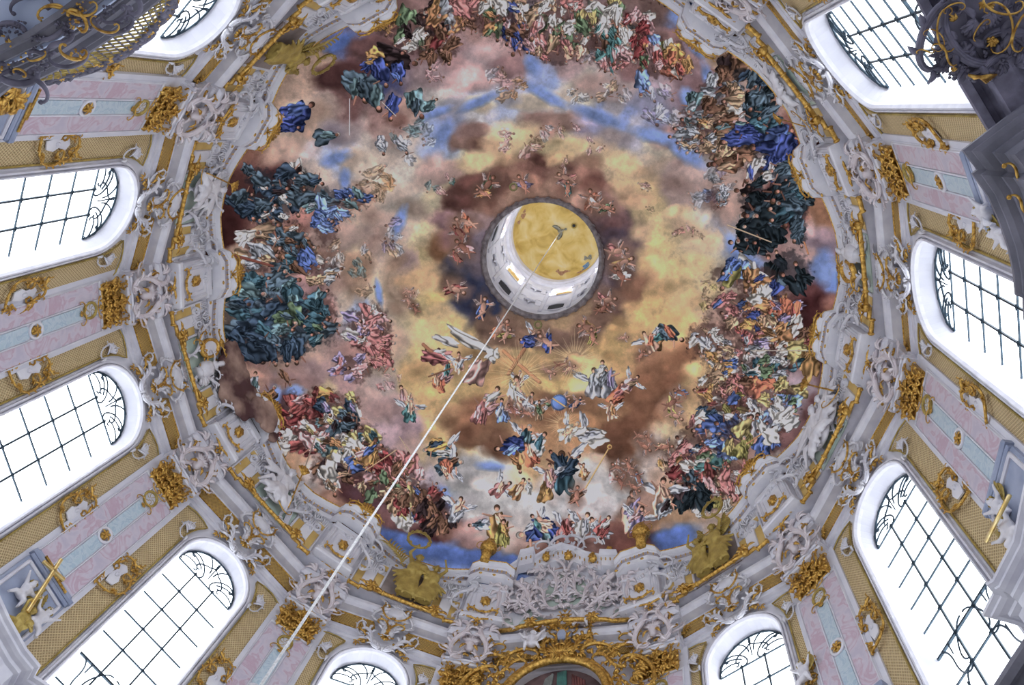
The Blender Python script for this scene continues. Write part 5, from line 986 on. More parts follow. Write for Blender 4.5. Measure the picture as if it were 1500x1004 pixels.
def parapet_meshes(vol=1, lo=-9, hi=9):
    D = {}; r = random.Random(61); E = [e for e in edge_line(0) if lo <= e[0] <= hi]
    D['cornice'] = (crest_run(E, PC).bend(bendf), M['stucco'], 0)
    dn = []
    ex = [e[0] for e in E]; ed = [e[1] for e in E]; ez = [e[2] for e in E]
    for x in np.arange(-3.0, 3.05, .2):
        if abs(abs(x)-1.0) < .1 or not lo < x < hi: continue
        d = np.interp(x, ex, ed); z = np.interp(x, ex, ez); dn.append((x, d, z))
    den = MB()
    for x, d, z in dn: den.bevbox(x-.022, x+.022, d-.02, d+.07, z-.36, z-.24, .006)
    D['dentils'] = (den.bend(bendf), M['gold'], 0)
    D['gilded_fillet'] = (crest_run(E, [(.235, -.03), (.26, -.015), (.25, .02)]).bend(bendf), M['gold'], 0)
    D['painted_shadow_line'] = (crest_run(E, [(.028, -.41), (.05, -.40), (.05, -.25), (.028, -.24)]).bend(bendf), M['shade'], 0)  # thin raised strip, coloured dark to draw shade under the crest moulding
    st = MB()
    for x, d, z in dn[::3]: st.ball((x+.1, d+.02, z-.50), (.08, .035, .05), 8, 5)
    D['gilded_studs'] = (st.bend(bendf), M['gold'], 1)
    bk = grid(MB(), -3.14, 3.14, 27.25, 29.45, 20, 6, -.03, .02); D['backing'] = (bk.bend(bendf), M['stucco'], 0)
    # bays of yellow ground with white pilaster strips
    for s_ in (-1, 1):
        if not lo < s_*1.5 < hi: continue
        for yi, (x0, x1, z0, z1) in enumerate(((1.02, 1.33, 27.35, 28.4), (1.75, 2.08, 27.35, 28.4), (1.02, 1.30, 28.72, 29.05), (1.80, 2.08, 28.7, 29.0))):
            D['ochre_ground_%d%s' % (yi, 'ab'[s_ > 0])] = (grid(MB(), *sorted((s_*x0, s_*x1)), z0, z1, 1, 3, .01, .05).bend(bendf), M['ochre'], 0)
        w = MB()
        for x0, x1 in ((1.32, 1.76),):
            w.bevbox(*sorted((s_*x0, s_*x1)), .03, .13, 27.3, 28.55, .02)
        for x0, x1 in ((.93, 1.0), (2.07, 2.16)): w.bevbox(*sorted((s_*x0, s_*x1)), .03, .10, 27.3, 29.1, .02)
        D['column_strip%d' % s_] = (w.bend(bendf), M['stucco'], 0)
        c = MB(); xc = s_*1.54
        for t in (-1, 1):
            ring_ = [(xc+t*.27+.10*math.cos(q*PI/6), 28.62+.13*math.sin(q*PI/6)) for q in range(12)]; c.outline(ring_, [(0, .04), (-.01, .14), (-.05, .16), (-.08, .05)], True); c.ball((xc+t*.27, .1, 28.62), (.045, .05, .06), 6, 4)
        for t in (-.12, -.04, .04, .12): c.tube([(xc+t, .12, 28.42), (xc+t, .15, 28.62), (xc+t, .12, 28.86)], .022, 5)
        leaf(c, xc, 28.9, 2.4, .3, .05, .1, .06); leaf(c, xc, 28.9, .7, .3, .05, .1, .06); leaf(c, xc, 28.4, -2.3, .28, .05, .1, .06); leaf(c, xc, 28.4, -.8, .28, .05, .1, .06)
        for q in range(5): c.tube([(xc-.4+.2*q, .06, 29.02), (xc-.3+.15*q, .16, 29.18), (xc-.2+.1*q, .1, 29.3)], .03, 4)
        D['ionic_capital%d' % s_] = (c.bend(bendf), M['stucco'], 1)
        fl_ = MB()
        for x in np.arange(1.04, 2.9, .085): fl_.tube([(s_*x, .03, 29.0), (s_*x, .09, 29.12), (s_*x, .11, 29.26)], [.02, .03, .026], 4)
        for z_, d_ in ((28.98, .05), (29.34, .12)): fl_.tube([(s_*x, d_, z_) for x in np.linspace(1.0, 3.1, 9)], .025, 5)
        D['fluting%d' % s_] = (fl_.bend(bendf), M['stucco'], 0)
    # pedestal with its gilded panel
    pd = MB(); pd.bevbox(-.78, .78, 0, .30, 27.4, 29.42, .04); pd.bevbox(-.86, .86, .02, .38, 27.29, 27.55, .05); pd.bevbox(-.84, .84, 0, .38, 29.0, 29.12, .04)
    for s_ in (-1, 1): pd.bevbox(*sorted((s_*.56, s_*.74)), .3, .38, 27.6, 28.95, .03); pd.bevbox(*sorted((s_*.60, s_*.68)), .38, .42, 27.6, 28.95, .02)
    D['pedestal'] = (pd.bend(bendf), M['stucco'], 0)
    pn = MB(); pn.outline([(.40, 27.85), (.40, 28.80), (-.40, 28.80), (-.40, 27.85)], [(0, .30), (-.02, .37), (-.06, .37), (-.08, .30)], True); D['panel_moulding'] = (pn.bend(bendf), M['moulding'], 0)
    g = MB(); acanthus(g, r, 0, 28.25, PI/2, .46, 6, .34); acanthus(g, r, 0, 28.4, -PI/2, .42, 6, .34); g.ball((0, .38, 28.33), (.20, .1, .22), 9, 6, .2, r)
    for t in (-1, 1): scroll(g, t*.05, 27.7, t*.55, 27.62, 'S', .9, t, .09, .40, .08)
    D['gilded_rosette'] = (g.bend(bendf), M['gold'], 1)
    v = MB()
    s_ = vol
    scroll(v, s_*.80, 29.3, s_*1.05, 27.9, 'S', 1.0, s_, .12, .3, .2, 26, 6); scroll(v, s_*.85, 29.35, s_*1.35, 29.15, 'C', 1.0, -s_, .10, .3, .1); shell(v, 0, 29.12, -PI/2, .3, 5, 2.2, .34)
    D['volute'] = (v.bend(bendf), M['taupe'] if False else M['stucco'], 1)
    sh = MB(); shell(sh, 0, 30.0, PI/2, .62, 9, 2.7, .72, .075); shell(sh, -.35, 30.05, PI/2+.5, .42, 5, 1.5, .66, .06); shell(sh, .35, 30.05, PI/2-.5, .42, 5, 1.5, .66, .06)
    for t in (-1, 1): scroll(sh, t*.15, 29.9, t*.72, 29.98, 'C', 1.0, -t, .07, .75, .1)
    D['gilded_shell'] = (sh.bend(bendf), M['gold'], 1)
    return {k: v[0].mesh('ochre_ground' if k.startswith('ochre') else k.rstrip('-1'), v[1], bool(v[2])) for k, v in D.items()}
PPM = {1: parapet_meshes(1), -1: parapet_meshes(-1), 4: parapet_meshes(1, -1.0, 9), 5: parapet_meshes(-1, -9, 1.0)}
for k in range(12):
    nm_ = 'white and gold parapet on the dome foot above the pilaster '+between(k) if k not in (10,) else 'white and gold parapet on the dome foot at the top outside the picture'
    nm_ = nm_.replace('white and gold parapet on the dome foot above the pilaster', 'white and gold parapet')
    p = sect(k, 'parapet', label=nm_, cat='parapet', group='parapets round the painted dome')
    D = PPM[k if k in (4, 5) else 1 if k in (0, 1, 2, 10, 11, 9) else -1]; made = {}
    for nm, me_ in D.items():
        if k in (4, 5) and nm in ('gilded_shell',): continue
        nn = me_.name.split('.')[0]; par = SUB.get(nn); q = made.get(par) if par else None; o = link(nn, me_, q or p); made[nn] = o
        if nn in ('dentils', 'gilded_studs', 'fluting'): o['kind'] = 'stuff'
# gable-like grounds in mid bay (behind the groups)
def mid_meshes(kind):
    D = {}; r = random.Random(71+kind)
    if kind == 0:                                          # arched niche, green ground, for the white groups
        b = MB(); b.prism([(-.95, 27.3), (.95, 27.3), (.95, 28.5), (.6, 29.1), (0, 29.3), (-.6, 29.1), (-.95, 28.5)], .03, .06); D['green_ground'] = (b.bend(bendf), M['green'], 0)
        w = MB()
        for s_ in (-1, 1): scroll(w, s_*.75, 27.5, s_*.95, 29.0, 'S', 1.0, -s_, .13, .12, .18, 26, 6); scroll(w, s_*.6, 29.2, s_*1.0, 28.6, 'C', 1.0, s_, .09, .15, .1)
        for q in range(5): w.tube([(-.9+.05*q, .1+.02*q, 27.5), (-.7+.05*q, .16, 28.3), (-.75+.12*q, .12, 29.1)], .035, 5)
        D['scrolled_frame'] = (w.bend(bendf), M['stucco'], 1)
    else:                                                  # dark ground with gold medallions, for the gilded groups
        b = MB(); b.prism([(-1.0, 27.3), (1.0, 27.3), (1.0, 29.2), (-1.0, 29.2)], .03, .07); D['brown_ground'] = (b.bend(bendf), M['taupe'], 0)
        w = MB()
        for x in (-.8, .8): w.prism([(x+.2*math.cos(q*PI/8), 28.2+.35*math.sin(q*PI/8)) for q in range(16)], .07, .10)
        D['gilded_patch'] = (w.bend(bendf), mat('orange_ochre_paint', (.5, .26, .04), .6, nodes=noisy((.42, .2, .03), (.6, .34, .08), 2)) if 'oo' not in M else M['oo'], 0)
    return {k: v[0].mesh(k, v[1], bool(v[2])) for k, v in D.items()}
MID = {0: mid_meshes(0), 1: mid_meshes(1)}
# ------------------------------------------------------------------ figures
def solid(mb, name, mt, parent=None, vox=.035, smooth=4, loc=None):
    """weld overlapping limbs into one continuous body"""
    me_ = mb.mesh(name, mt); o = bpy.data.objects.new('tmp', me_); COL.objects.link(o)
    q = o.modifiers.new('r', 'REMESH'); q.mode = 'VOXEL'; q.voxel_size = vox; q.use_smooth_shade = True
    if smooth: q2 = o.modifiers.new('s', 'SMOOTH'); q2.iterations = smooth; q2.factor = .5
    dg = bpy.context.evaluated_depsgraph_get(); out = bpy.data.meshes.new_from_object(o.evaluated_get(dg)); out.name = name
    bpy.data.objects.remove(o)
    if not out.materials: out.materials.append(mt)
    return out
def limb(mb, pts, rad):
    mb.tube(pts, rad, 8)
    for p, r_ in zip(pts, rad): mb.ball(p, r_*1.0, 8, 6)
def human(pose, s=1.0, chubby=False):
    """body from joints: dict of points; returns MB in metres, head about 1/7.5 of the height"""
    mb = MB(); P = {k: tuple(c*s for c in v) for k, v in pose.items()}; f = s*(1.25 if chubby else 1)
    limb(mb, [P['pelvis'], P['chest']], [.15*f, .17*f]); mb.ball(P['chest'], (.21*f, .14*f, .16*f), 10, 7); mb.ball(P['pelvis'], (.18*f, .15*f, .15*f), 10, 7)
    limb(mb, [P['chest'], P['head']], [.08*f, .06*f])
    hr = .125*s*(1.25 if chubby else 1); mb.ball(P['head'], (hr*.85, hr*.92, hr*1.1), 10, 8)
    hx, hy, hz = P['head']; mb.ball((hx, hy+hr*.95, hz-.01*s), (.022*s, .04*s, .04*s), 6, 4); mb.ball((hx, hy+hr*.75, hz-.06*s), (.05*s, .04*s, .04*s), 6, 4)
    for t in 'lr':
        limb(mb, [P['chest'], P['sh'+t]], [.1*f, .085*f]); limb(mb, [P['sh'+t], P['el'+t]], [.075*f, .055*f]); limb(mb, [P['el'+t], P['ha'+t]], [.055*f, .036*f])
        a = Vector(P['ha'+t]); d = (a-Vector(P['el'+t])).normalized(); sd = d.cross(Vector((0, 1, 0))); sd = sd.normalized() if sd.length > .1 else Vector((1, 0, 0))
        mb.ball(a+d*.04*s, (.045*s, .03*s, .05*s), 6, 5)
        for q in (-1.5, -.5, .5, 1.5): mb.tube([a+d*.05*s+sd*q*.02*s, a+d*(.15-.012*abs(q))*s+sd*q*.028*s], [.014*s, .011*s], 5)
        mb.tube([a+d*.02*s, a+d*.07*s+sd*.07*s], [.015*s, .012*s], 5)
        limb(mb, [P['pelvis'], P['hi'+t]], [.12*f, .12*f]); limb(mb, [P['hi'+t], P['kn'+t]], [.11*f, .075*f]); limb(mb, [P['kn'+t], P['fo'+t]], [.072*f, .042*f])
        b = Vector(P['fo'+t]); limb(mb, [b, b+Vector((.02, .12, -.05))*s], [.045*f, .03*f])
    return mb
def drape(mb, anchors, hems, r0=.07, r1=.09, sag=.1, rng=random.Random(1)):
    for a, h in zip(anchors, hems):
        p = [Vector(a).lerp(Vector(h), t)+Vector((rng.uniform(-.03, .03), sag*math.sin(PI*t)+rng.uniform(-.03, .03), -sag*.5*math.sin(PI*t))) for t in (0, .25, .5, .75, 1)]
        mb.tube(p, [r0, r0*1.1, (r0+r1)/2, r1, r1*.5], 6); mb.ball(h, r1*.6, 6, 4)
def wing(side, L=1.0, W=.09):
    mb = MB(); mb.prism([(side*x*L, z*L) for x, z in ((0, -.02), (.2, .26), (.36, .62), (.38, 1.0), (.52, 1.08), (.64, .98), (.72, .8), (.76, .58), (.72, .36), (.58, .16), (.4, .02), (.2, -.1))], -.02, .025)
    mb.tube([(0, 0, 0), (side*.25*L, .03, .28*L), (side*.45*L, .03, .75*L), (side*.35*L, 0, 1.0*L)], [.06, .075, .05, .02], 6)
    for k in range(9):
        t = k/8; x, z = side*(.12+.32*t)*L, (.15+.75*t)*L; leaf(mb, x, z, (PI/2 if side > 0 else PI/2)-side*(1.9-1.5*t), (.30+.12*t)*L, W*.9, .02, .03, -side*.3)
    for k in range(5): t = k/4; leaf(mb, side*(.10+.3*t)*L, (.2+.6*t)*L, PI/2-side*(1.7-1.2*t), .28*L, W*.7, .06, .03, -side*.2)
    return mb
SEAT = dict(pelvis=(0, .2, .55), chest=(.03, .25, .98), head=(.08, .33, 1.30), shl=(-.2, .27, 1.05), shr=(.24, .27, 1.03), ell=(-.45, .35, .88), elr=(.5, .3, 1.2), hal=(-.35, .5, .65), har=(.68, .35, 1.45), hil=(-.12, .25, .5), hir=(.14, .25, .5), knl=(-.35, .55, .42), knr=(.42, .5, .55), fol=(-.5, .5, .02), **{'for': (.62, .45, .12)})
SEAT2 = dict(pelvis=(0, .2, .5), chest=(-.12, .28, .9), head=(-.26, .36, 1.20), shl=(-.33, .28, .92), shr=(.08, .3, 1.0), ell=(-.62, .3, .80), elr=(.25, .42, .75), hal=(-.9, .35, .95), har=(.5, .48, .68), hil=(-.1, .25, .45), hir=(.15, .25, .45), knl=(.3, .5, .35), knr=(.52, .45, .5), fol=(.1, .5, -.05), **{'for': (.8, .4, .1)})
STAND = dict(pelvis=(0, .2, .95), chest=(.02, .24, 1.38), head=(.05, .3, 1.68), shl=(-.19, .25, 1.45), shr=(.22, .25, 1.45), ell=(-.4, .32, 1.22), elr=(.38, .3, 1.75), hal=(-.2, .45, 1.15), har=(.25, .35, 2.05), hil=(-.1, .2, .9), hir=(.1, .2, .9), knl=(-.16, .32, .48), knr=(.14, .25, .48), fol=(-.2, .25, .05), **{'for': (.2, .2, .05)})
PUT = dict(pelvis=(0, .1, .33), chest=(0, .12, .55), head=(.02, .17, .78), shl=(-.12, .13, .6), shr=(.13, .13, .6), ell=(-.28, .2, .55), elr=(.26, .18, .72), hal=(-.38, .25, .66), har=(.36, .2, .86), hil=(-.07, .12, .28), hir=(.08, .12, .28), knl=(-.16, .25, .16), knr=(.2, .2, .18), fol=(-.2, .15, -.05), **{'for': (.3, .15, .0)})
r3 = random.Random(9)
def seat_drape(pose, n=11):
    mb = MB(); mb.ball((0, .34, .32), (.40, .16, .30), 12, 8); A = []; H = []
    for k in range(n):
        t = k/(n-1); A.append((pose['hil'][0]*(1-t)+pose['hir'][0]*t, .32+.1*math.sin(PI*t), pose['pelvis'][2]+.05)); H.append((-.48+1.0*t+r3.uniform(-.05, .05), .42+.12*math.sin(PI*t), .0+r3.uniform(0, .16)))
    drape(mb, A, H, .08, .09, .18, r3)
    drape(mb, [pose['shl'], pose['chest'], pose['shr']], [pose['pelvis'], (pose['pelvis'][0]-.2, .3, pose['pelvis'][2]), (pose['pelvis'][0]+.25, .3, pose['pelvis'][2]+.05)], .09, .1, .05, r3)
    drape(mb, [pose['shr'], pose['shr']], [(.7, .2, .75), (.85, .25, .95)], .06, .09, .05, r3)
    return mb
G = {'body1': solid(human(SEAT), 'body', M['figure'], vox=.028), 'drape1': solid(seat_drape(SEAT), 'drapery', M['figure'], vox=.03, smooth=2), 'body2': solid(human(SEAT2), 'body', M['figure'], vox=.028), 'drape2': solid(seat_drape(SEAT2), 'drapery', M['figure'], vox=.03, smooth=2),
     'wingl': wing(-1).mesh('wing', M['figure'], True), 'wingr': wing(1).mesh('wing', M['figure'], True)}
sd = MB(); sd.tube([(0, .28, 1.0), (.02, .32, .55), (.03, .34, .08)], [.19, .25, .30], 12, .6); A = [(x, .3, .98) for x in np.linspace(-.15, .15, 6)]; H = [(x, .38+.06*(j % 2), .04+.1*(j % 3)) for j, x in enumerate(np.linspace(-.30, .36, 6))]; drape(sd, A, H, .06, .075, .05, r3)
drape(sd, [(-.2, .3, 1.4), (0, .3, 1.35), (.2, .3, 1.4)], [(-.1, .35, .95), (.05, .38, .9), (.15, .35, .95)], .1, .11, .04, r3); drape(sd, [(.15, .35, 1.0)]*3, [(.52, .3, .62), (.45, .32, .42), (.60, .28, .80)], .05, .07, .06, r3)
G['gbody'] = solid(human(STAND), 'body', M['oldgold'], vox=.028); G['gdrape'] = solid(sd, 'drapery', M['oldgold'], vox=.03, smooth=2); G['gwingl'] = wing(-1, 1.0).mesh('wing', M['oldgold'], True); G['gwingr'] = wing(1, 1.0).mesh('wing', M['oldgold'], True)
G['putto'] = solid(human(PUT, 1.0, True) if False else human(PUT, .8), 'body', M['figure'], vox=.02); G['gputto'] = solid(human(PUT, .8), 'body', M['gold'], vox=.02)
hb = MB(); rr_ = random.Random(2)
for k in range(26): a, b = rr_.uniform(0, 6.28), rr_.uniform(-.2, 1.5); hb.ball((.11*math.cos(a)*math.cos(b), .11*math.sin(a)*math.cos(b)-.02, .13*math.sin(b)), .035, 5, 4)
G['hair'] = hb.mesh('hair', M['figure'], True); hb2 = MB(); hb2.v, hb2.f = hb.v, hb.f; G['ghair'] = hb2.mesh('hair', M['oldgold'], True)
wr = MB(); rw = random.Random(8)
for k in range(28): a = 2*PI*k/28; leaf(wr, .34*math.cos(a), .34*math.sin(a), a+PI/2+rw.uniform(-.5, .5), .16, .035, 0, .05)
wr.tube([(.34*math.cos(2*PI*k/24), 0, .34*math.sin(2*PI*k/24)) for k in range(25)], .04, 5, cap=False); G['wreath'] = wr.mesh('laurel_wreath', M['oldgold'], True)
pb = MB(); pb.tube([(0, 0, 0), (.1, .05, .4), (.35, .08, .9)], [.02, .02, .01], 5)
for k in range(9): t = k/8; leaf(pb, .02+.3*t*t, .15+.7*t, 1.2-.3*t, .35, .025, .06, .03, -.8); leaf(pb, .02+.3*t*t, .15+.7*t, 2.1-.3*t, .3, .025, .06, .03, .8)
G['palm'] = pb.mesh('palm_branch', M['oldgold'], True)
def group_root(k, label, cat='statue', name='angel_statue', base=27.3, y=.08, x=0, tilt=.17, group=None):
    a = math.radians(-30*k+ (x/12)*57.3); z = base; r_ = rdome(base)-y
    return empty(name, (r_*math.cos(a), r_*math.sin(a), z), 0, label, cat, group, rot=(Matrix.Rotation(a+PI/2, 3, 'Z') @ Matrix.Rotation(-tilt, 3, 'X')).to_4x4().to_euler())
def angel(k, label, var=1, x=0, base=27.5, flip=1, sc=1.0, staff=True, attr='gold'):
    p = group_root(k, label, 'statue', 'angel_statue', base, .1, x, group='white angels on the parapet'); P = SEAT if var == 1 else SEAT2; p.scale = (sc*flip, sc*.62, sc)
    link('body', G['body%d' % var], p); link('drapery', G['drape%d' % var], p); h = link('hair', G['hair'], p, loc=P['head'])
    c = P['chest']; bo = [q for q in p.children if q.name.startswith('body')][0]; h.parent = bo; wl = link('wing', G['wingl'], bo, loc=(c[0]-.08, .12, c[2]-.05)); wr_ = link('wing', G['wingr'], bo, loc=(c[0]+.12, .12, c[2]-.05)); wl.scale = wr_.scale = (.5,)*3
    if staff:
        st = MB(); st.tube([(P['hal'][0]-.15, .55, P['hal'][2]-.5), (P['hal'][0]+.25, .5, P['hal'][2]+.9)], .022, 6); shell(st, P['hal'][0]+.2, P['hal'][2]+.75, 1.2, .35, 5, 1.6, .5); scroll(st, P['hal'][0]-.3, P['hal'][2]-.5, P['hal'][0]+.2, P['hal'][2]-.3, 'C', .8, 1, .04, .5); st.build('gilded_attribute', M['gold'], p, True)
    return p
MIDK = {0: 0, 1: 0, 2: 0, 3: 1, 5: 1, 6: 0, 7: 0, 8: 0, 9: 1, 10: 0, 11: 1}
for i, kd in MIDK.items():
    p = sect(i+.5, 'parapet_niche', label=('niche ground of the parapet over the %s window' % BAY[i]) if i in SEEN else 'niche ground of the parapet beyond the top of the picture, '+('right half' if i == 9 else 'left half'), cat='niche', group='niches of the parapet' if i in SEEN else 'niches above the picture')
    for nm, me_ in MID[kd].items(): link(nm, me_, p)
angel(.42, 'white winged angel seated on the parapet over the upper left window', 1, flip=-1, sc=1.3, base=27.6)
angel(2.45, 'white winged angel with gilded torch over the lower left window', 1, flip=1, sc=1.42, base=27.55)
angel(6.5, 'large white angel with drapery over the lower right window', 2, flip=1, sc=1.5, base=27.5)
angel(6.62, 'second white angel with raised wing over the lower right window', 1, flip=-1, sc=1.25, base=27.8, x=0, staff=False)
angel(8.5, 'white angel seated on the parapet over the upper right window', 2, flip=-1, sc=1.3, base=27.55)
angel(10.9, 'white winged angel at the top of the picture beside the gilded shell', 1, flip=-1, sc=1.0, base=27.6)
def medallion(k, label, base=27.5, sc=1.0):
    p = group_root(k, label, 'vase', 'gilded_medallion', base, .08); p.scale = (sc, sc, sc)
    v = MB(); v.ball((-.25, .2, .55), (.3, .22, .36), 12, 8); v.ball((-.25, .25, .95), (.16, .14, .12), 8, 5); v.tube([(-.25, .2, .1), (-.25, .2, .3)], [.22, .1], 8)
    for s_ in (-1, 1): scroll(v, -.25+s_*.2, .4, -.25+s_*.45, .9, 'C', .9, -s_, .06, .2, .1)
    leaf(v, -.25, .9, PI/2, .5, .1, .3, .1); shell(v, -.3, .3, PI, .5, 5, 1.6, .15); v.build('white_vase', M['figure'], p, True)
    d = MB(); d.prism([(.35+.24*math.cos(q*PI/10), 1.0+.36*math.sin(q*PI/10)) for q in range(20)], .1, .2); d.build('medallion_field', M['stucco'], p)
    g = MB(); g.outline([(.35+.25*math.cos(q*PI/12), 1.0+.37*math.sin(q*PI/12)) for q in range(24)], [(.02, .15), (-.02, .28), (-.08, .28), (-.1, .15)], True)
    for s_ in (-1, 1): scroll(g, .35+s_*.1, 1.42, .35+s_*.42, 1.7, 'S', .9, -s_, .05, .2, .08); scroll(g, .35+s_*.25, .65, .35+s_*.5, .95, 'C', .9, s_, .05, .2, .08); scroll(g, .35+s_*.05, .6, .35+s_*.35, .35, 'C', .9, -s_, .05, .2, .08)
    shell(g, .35, 1.45, PI/2, .3, 5, 1.6, .2); g.build('gilded_frame', M['gold'], p, True)
medallion(1.5, 'gilded oval medallion beside a white vase over the middle left window', sc=1.1); medallion(7.5, 'gilded oval medallion beside a white vase over the middle right window', sc=1.15)
def gilt_group(k, label, flip=1, sc=1.0, base=27.6, palm=True, n=2, wings=True):
    p = group_root(k, label, 'statue', 'gilded_statue', base, .08, group='dull gold statue groups on the parapet'); p.scale = (flip*sc, sc*.75, sc)
    for j in range(n):
        dx = (.0, -.50)[j]; s2 = (1, .9)[j]
        for nm in ('gbody', 'gdrape'): o = link(G[nm].name, G[nm], p, loc=(dx, 0, 0)); o.scale = (s2 if j == 0 else -s2, 1, s2)
        link('hair', G['ghair'], p, loc=(dx+STAND['head'][0]*(1, -.9)[j], .3, STAND['head'][2]*s2))
        if j == 0 and wings:
            for nm, xx in (('gwingl', -.1), ('gwingr', .15)): link('wing', G[nm], p, loc=(xx, .10, 1.35)).scale = (.62,)*3
    link('laurel_wreath', G['wreath'], p, loc=(.30 if n == 2 else .2, .38, 2.32))
    if palm: o = link('palm_branch', G['palm'], p, loc=(.35, .4, 1.0)); o.rotation_euler = (0, .5, 0)
gilt_group(3.5, 'gold statues holding up a laurel wreath over the bottom left window', 1, 1.36, 27.35, True, 2, False); gilt_group(5.55, 'gold winged statues with a wreath over the bottom right window', -1, 1.30, 27.35, False); gilt_group(11.5, 'gold winged statue holding a wreath and palm over the top left window', 1, 1.36, 27.5, True, 1)
# gilded urns on the crest beside the choir gable
def urn(k, z, label, sc=1.0):
    a = math.radians(-30*k); r_ = rdome(z)-.78; p = empty('gilded_urn', (r_*math.cos(a), r_*math.sin(a), z), a+PI/2, label, 'urn', 'gilded urns beside the gable'); p.scale = (sc,)*3
    b = MB(); b.revolve([(.001, -.5), (.20, -.5), (.20, -.05), (.24, 0), (.22, .06), (.10, .12), (.10, .18), (.30, .30), (.38, .48), (.36, .66), (.22, .78), (.18, .84), (.26, .90), (.24, .96), (.1, 1.02), (.001, 1.04)], n=14); b.build('urn_body', M['gold'], p, True)
    h = MB()
    for s_ in (-1, 1): scroll(h, s_*.25, .78, s_*.34, .36, 'C', .9, -s_, .04, .05, .05)
    for q in range(9): leaf(h, .3*math.cos(q*.7), .3, PI/2, .3, .06, .3*math.sin(q*.7), .05)
    acanthus(h, random.Random(4), 0, 1.0, PI/2, .42, 5, 0); h.build('handles_and_flame', M['gold'], p, True)
urn(3.93, 30.5, 'gilded urn on the crest left of the white gable', .95); urn(5.07, 30.5, 'gilded urn on the crest right of the white gable', 1.0)
# ------------------------------------------------------------------ painted stucco cloud that spills over the parapet at the left
M['cloud'] = mat('brown_painted_cloud', (.3, .2, .16), .8, nodes=noisy((.09, .045, .045), (.50, .34, .27), .75, .3, 3, 6, .38, .62), spec=.1)
cl = sect(1.8, 'painted_cloud', label='brown painted cloud spilling over the parapet between the middle and lower left windows', cat='cloud'); r = random.Random(33); b = MB()
for x, z, d, rx, rz_ in ((1.7, 29.7, .35, .55, .45), (1.2, 29.3, .35, .6, .5), (.6, 29.0, .35, .65, .5), (0, 29.1, .4, .6, .55), (-.5, 29.0, .55, .55, .5), (-1.0, 29.5, .75, .6, .45), (-1.6, 29.6, .7, .5, .4), (-.2, 29.7, .45, .7, .4), (.8, 29.8, .4, .7, .35), (-1.3, 29.9, .75, .6, .35), (-2.1, 29.8, .4, .45, .3), (.3, 28.65, .3, .35, .3), (1.5, 30.0, .3, .6, .3)):
    b.ball((x, d, z), (rx, .16, rz_), 14, 9)
    for _ in range(5): t = r.uniform(0, 6.28); b.ball((x+rx*.75*math.cos(t), d+.03, z+rz_*.75*math.sin(t)), (rx*.42, .12, rz_*.42), 10, 6)
cm = solid(b.bend(bendf), 'cloud_body', M['cloud'], vox=.045, smooth=3); link('cloud_body', cm, cl)
# ------------------------------------------------------------------ white gable over the choir arch and the big gilded frame
gb = sect(4.5, 'choir_gable', label='white rocaille gable with green ground and shield over the gilded arch', cat='gable')
def gbuild(mb, name, mt, sm=False): return mb.bend(bendf).build(name, mt, gb, sm)
b = MB(); 
for x0 in np.arange(-2.6, 2.6, .4):
    zt = lambda x: 29.9+.9*math.cos(x/2.6*PI/2)
    n0 = len(b.v); grid(b, x0, x0+.4, 0, 1, 1, 8, -.02, .03); b.v[n0:] = [(x, y, 27.3+z*(zt(x)-27.3)) for x, y, z in b.v[n0:]]
gbuild(b, 'gable_ground', M['stucco'])
gr = MB()
for poly in ([(-.75, 28.7), (-.2, 28.5), (.2, 28.5), (.75, 28.7), (.85, 29.6), (.5, 30.4), (-.5, 30.4), (-.85, 29.6)], [(-1.9, 28.3), (-1.2, 28.0), (-1.3, 28.5), (-1.8, 28.8)], [(1.9, 28.3), (1.2, 28.0), (1.3, 28.5), (1.8, 28.8)], [(.5, 27.7), (1.7, 27.6), (1.5, 28.0), (.9, 28.2)], [(-.5, 27.7), (-1.3, 27.6), (-1.1, 28.0), (-.7, 28.1)], [(1.9, 27.5), (2.5, 27.5), (2.5, 28.1), (2.0, 27.9)], [(-1.9, 27.5), (-2.5, 27.5), (-2.5, 28.1), (-2.0, 27.9)]): gr.prism(poly, .0, .075)
gbuild(gr, 'green_ground', M['green'])
shd = MB(); shd.prism([(-.36, 29.2), (-.2, 28.95), (0, 28.85), (.2, 28.95), (.36, 29.2), (.4, 29.6), (.3, 30.0), (0, 30.1), (-.3, 30.0), (-.4, 29.6)], .1, .22); shd.ball((0, .2, 29.5), (.34, .12, .5), 14, 8); gbuild(shd, 'shield', M['stucco'], True)
w = MB(); r = random.Random(81)
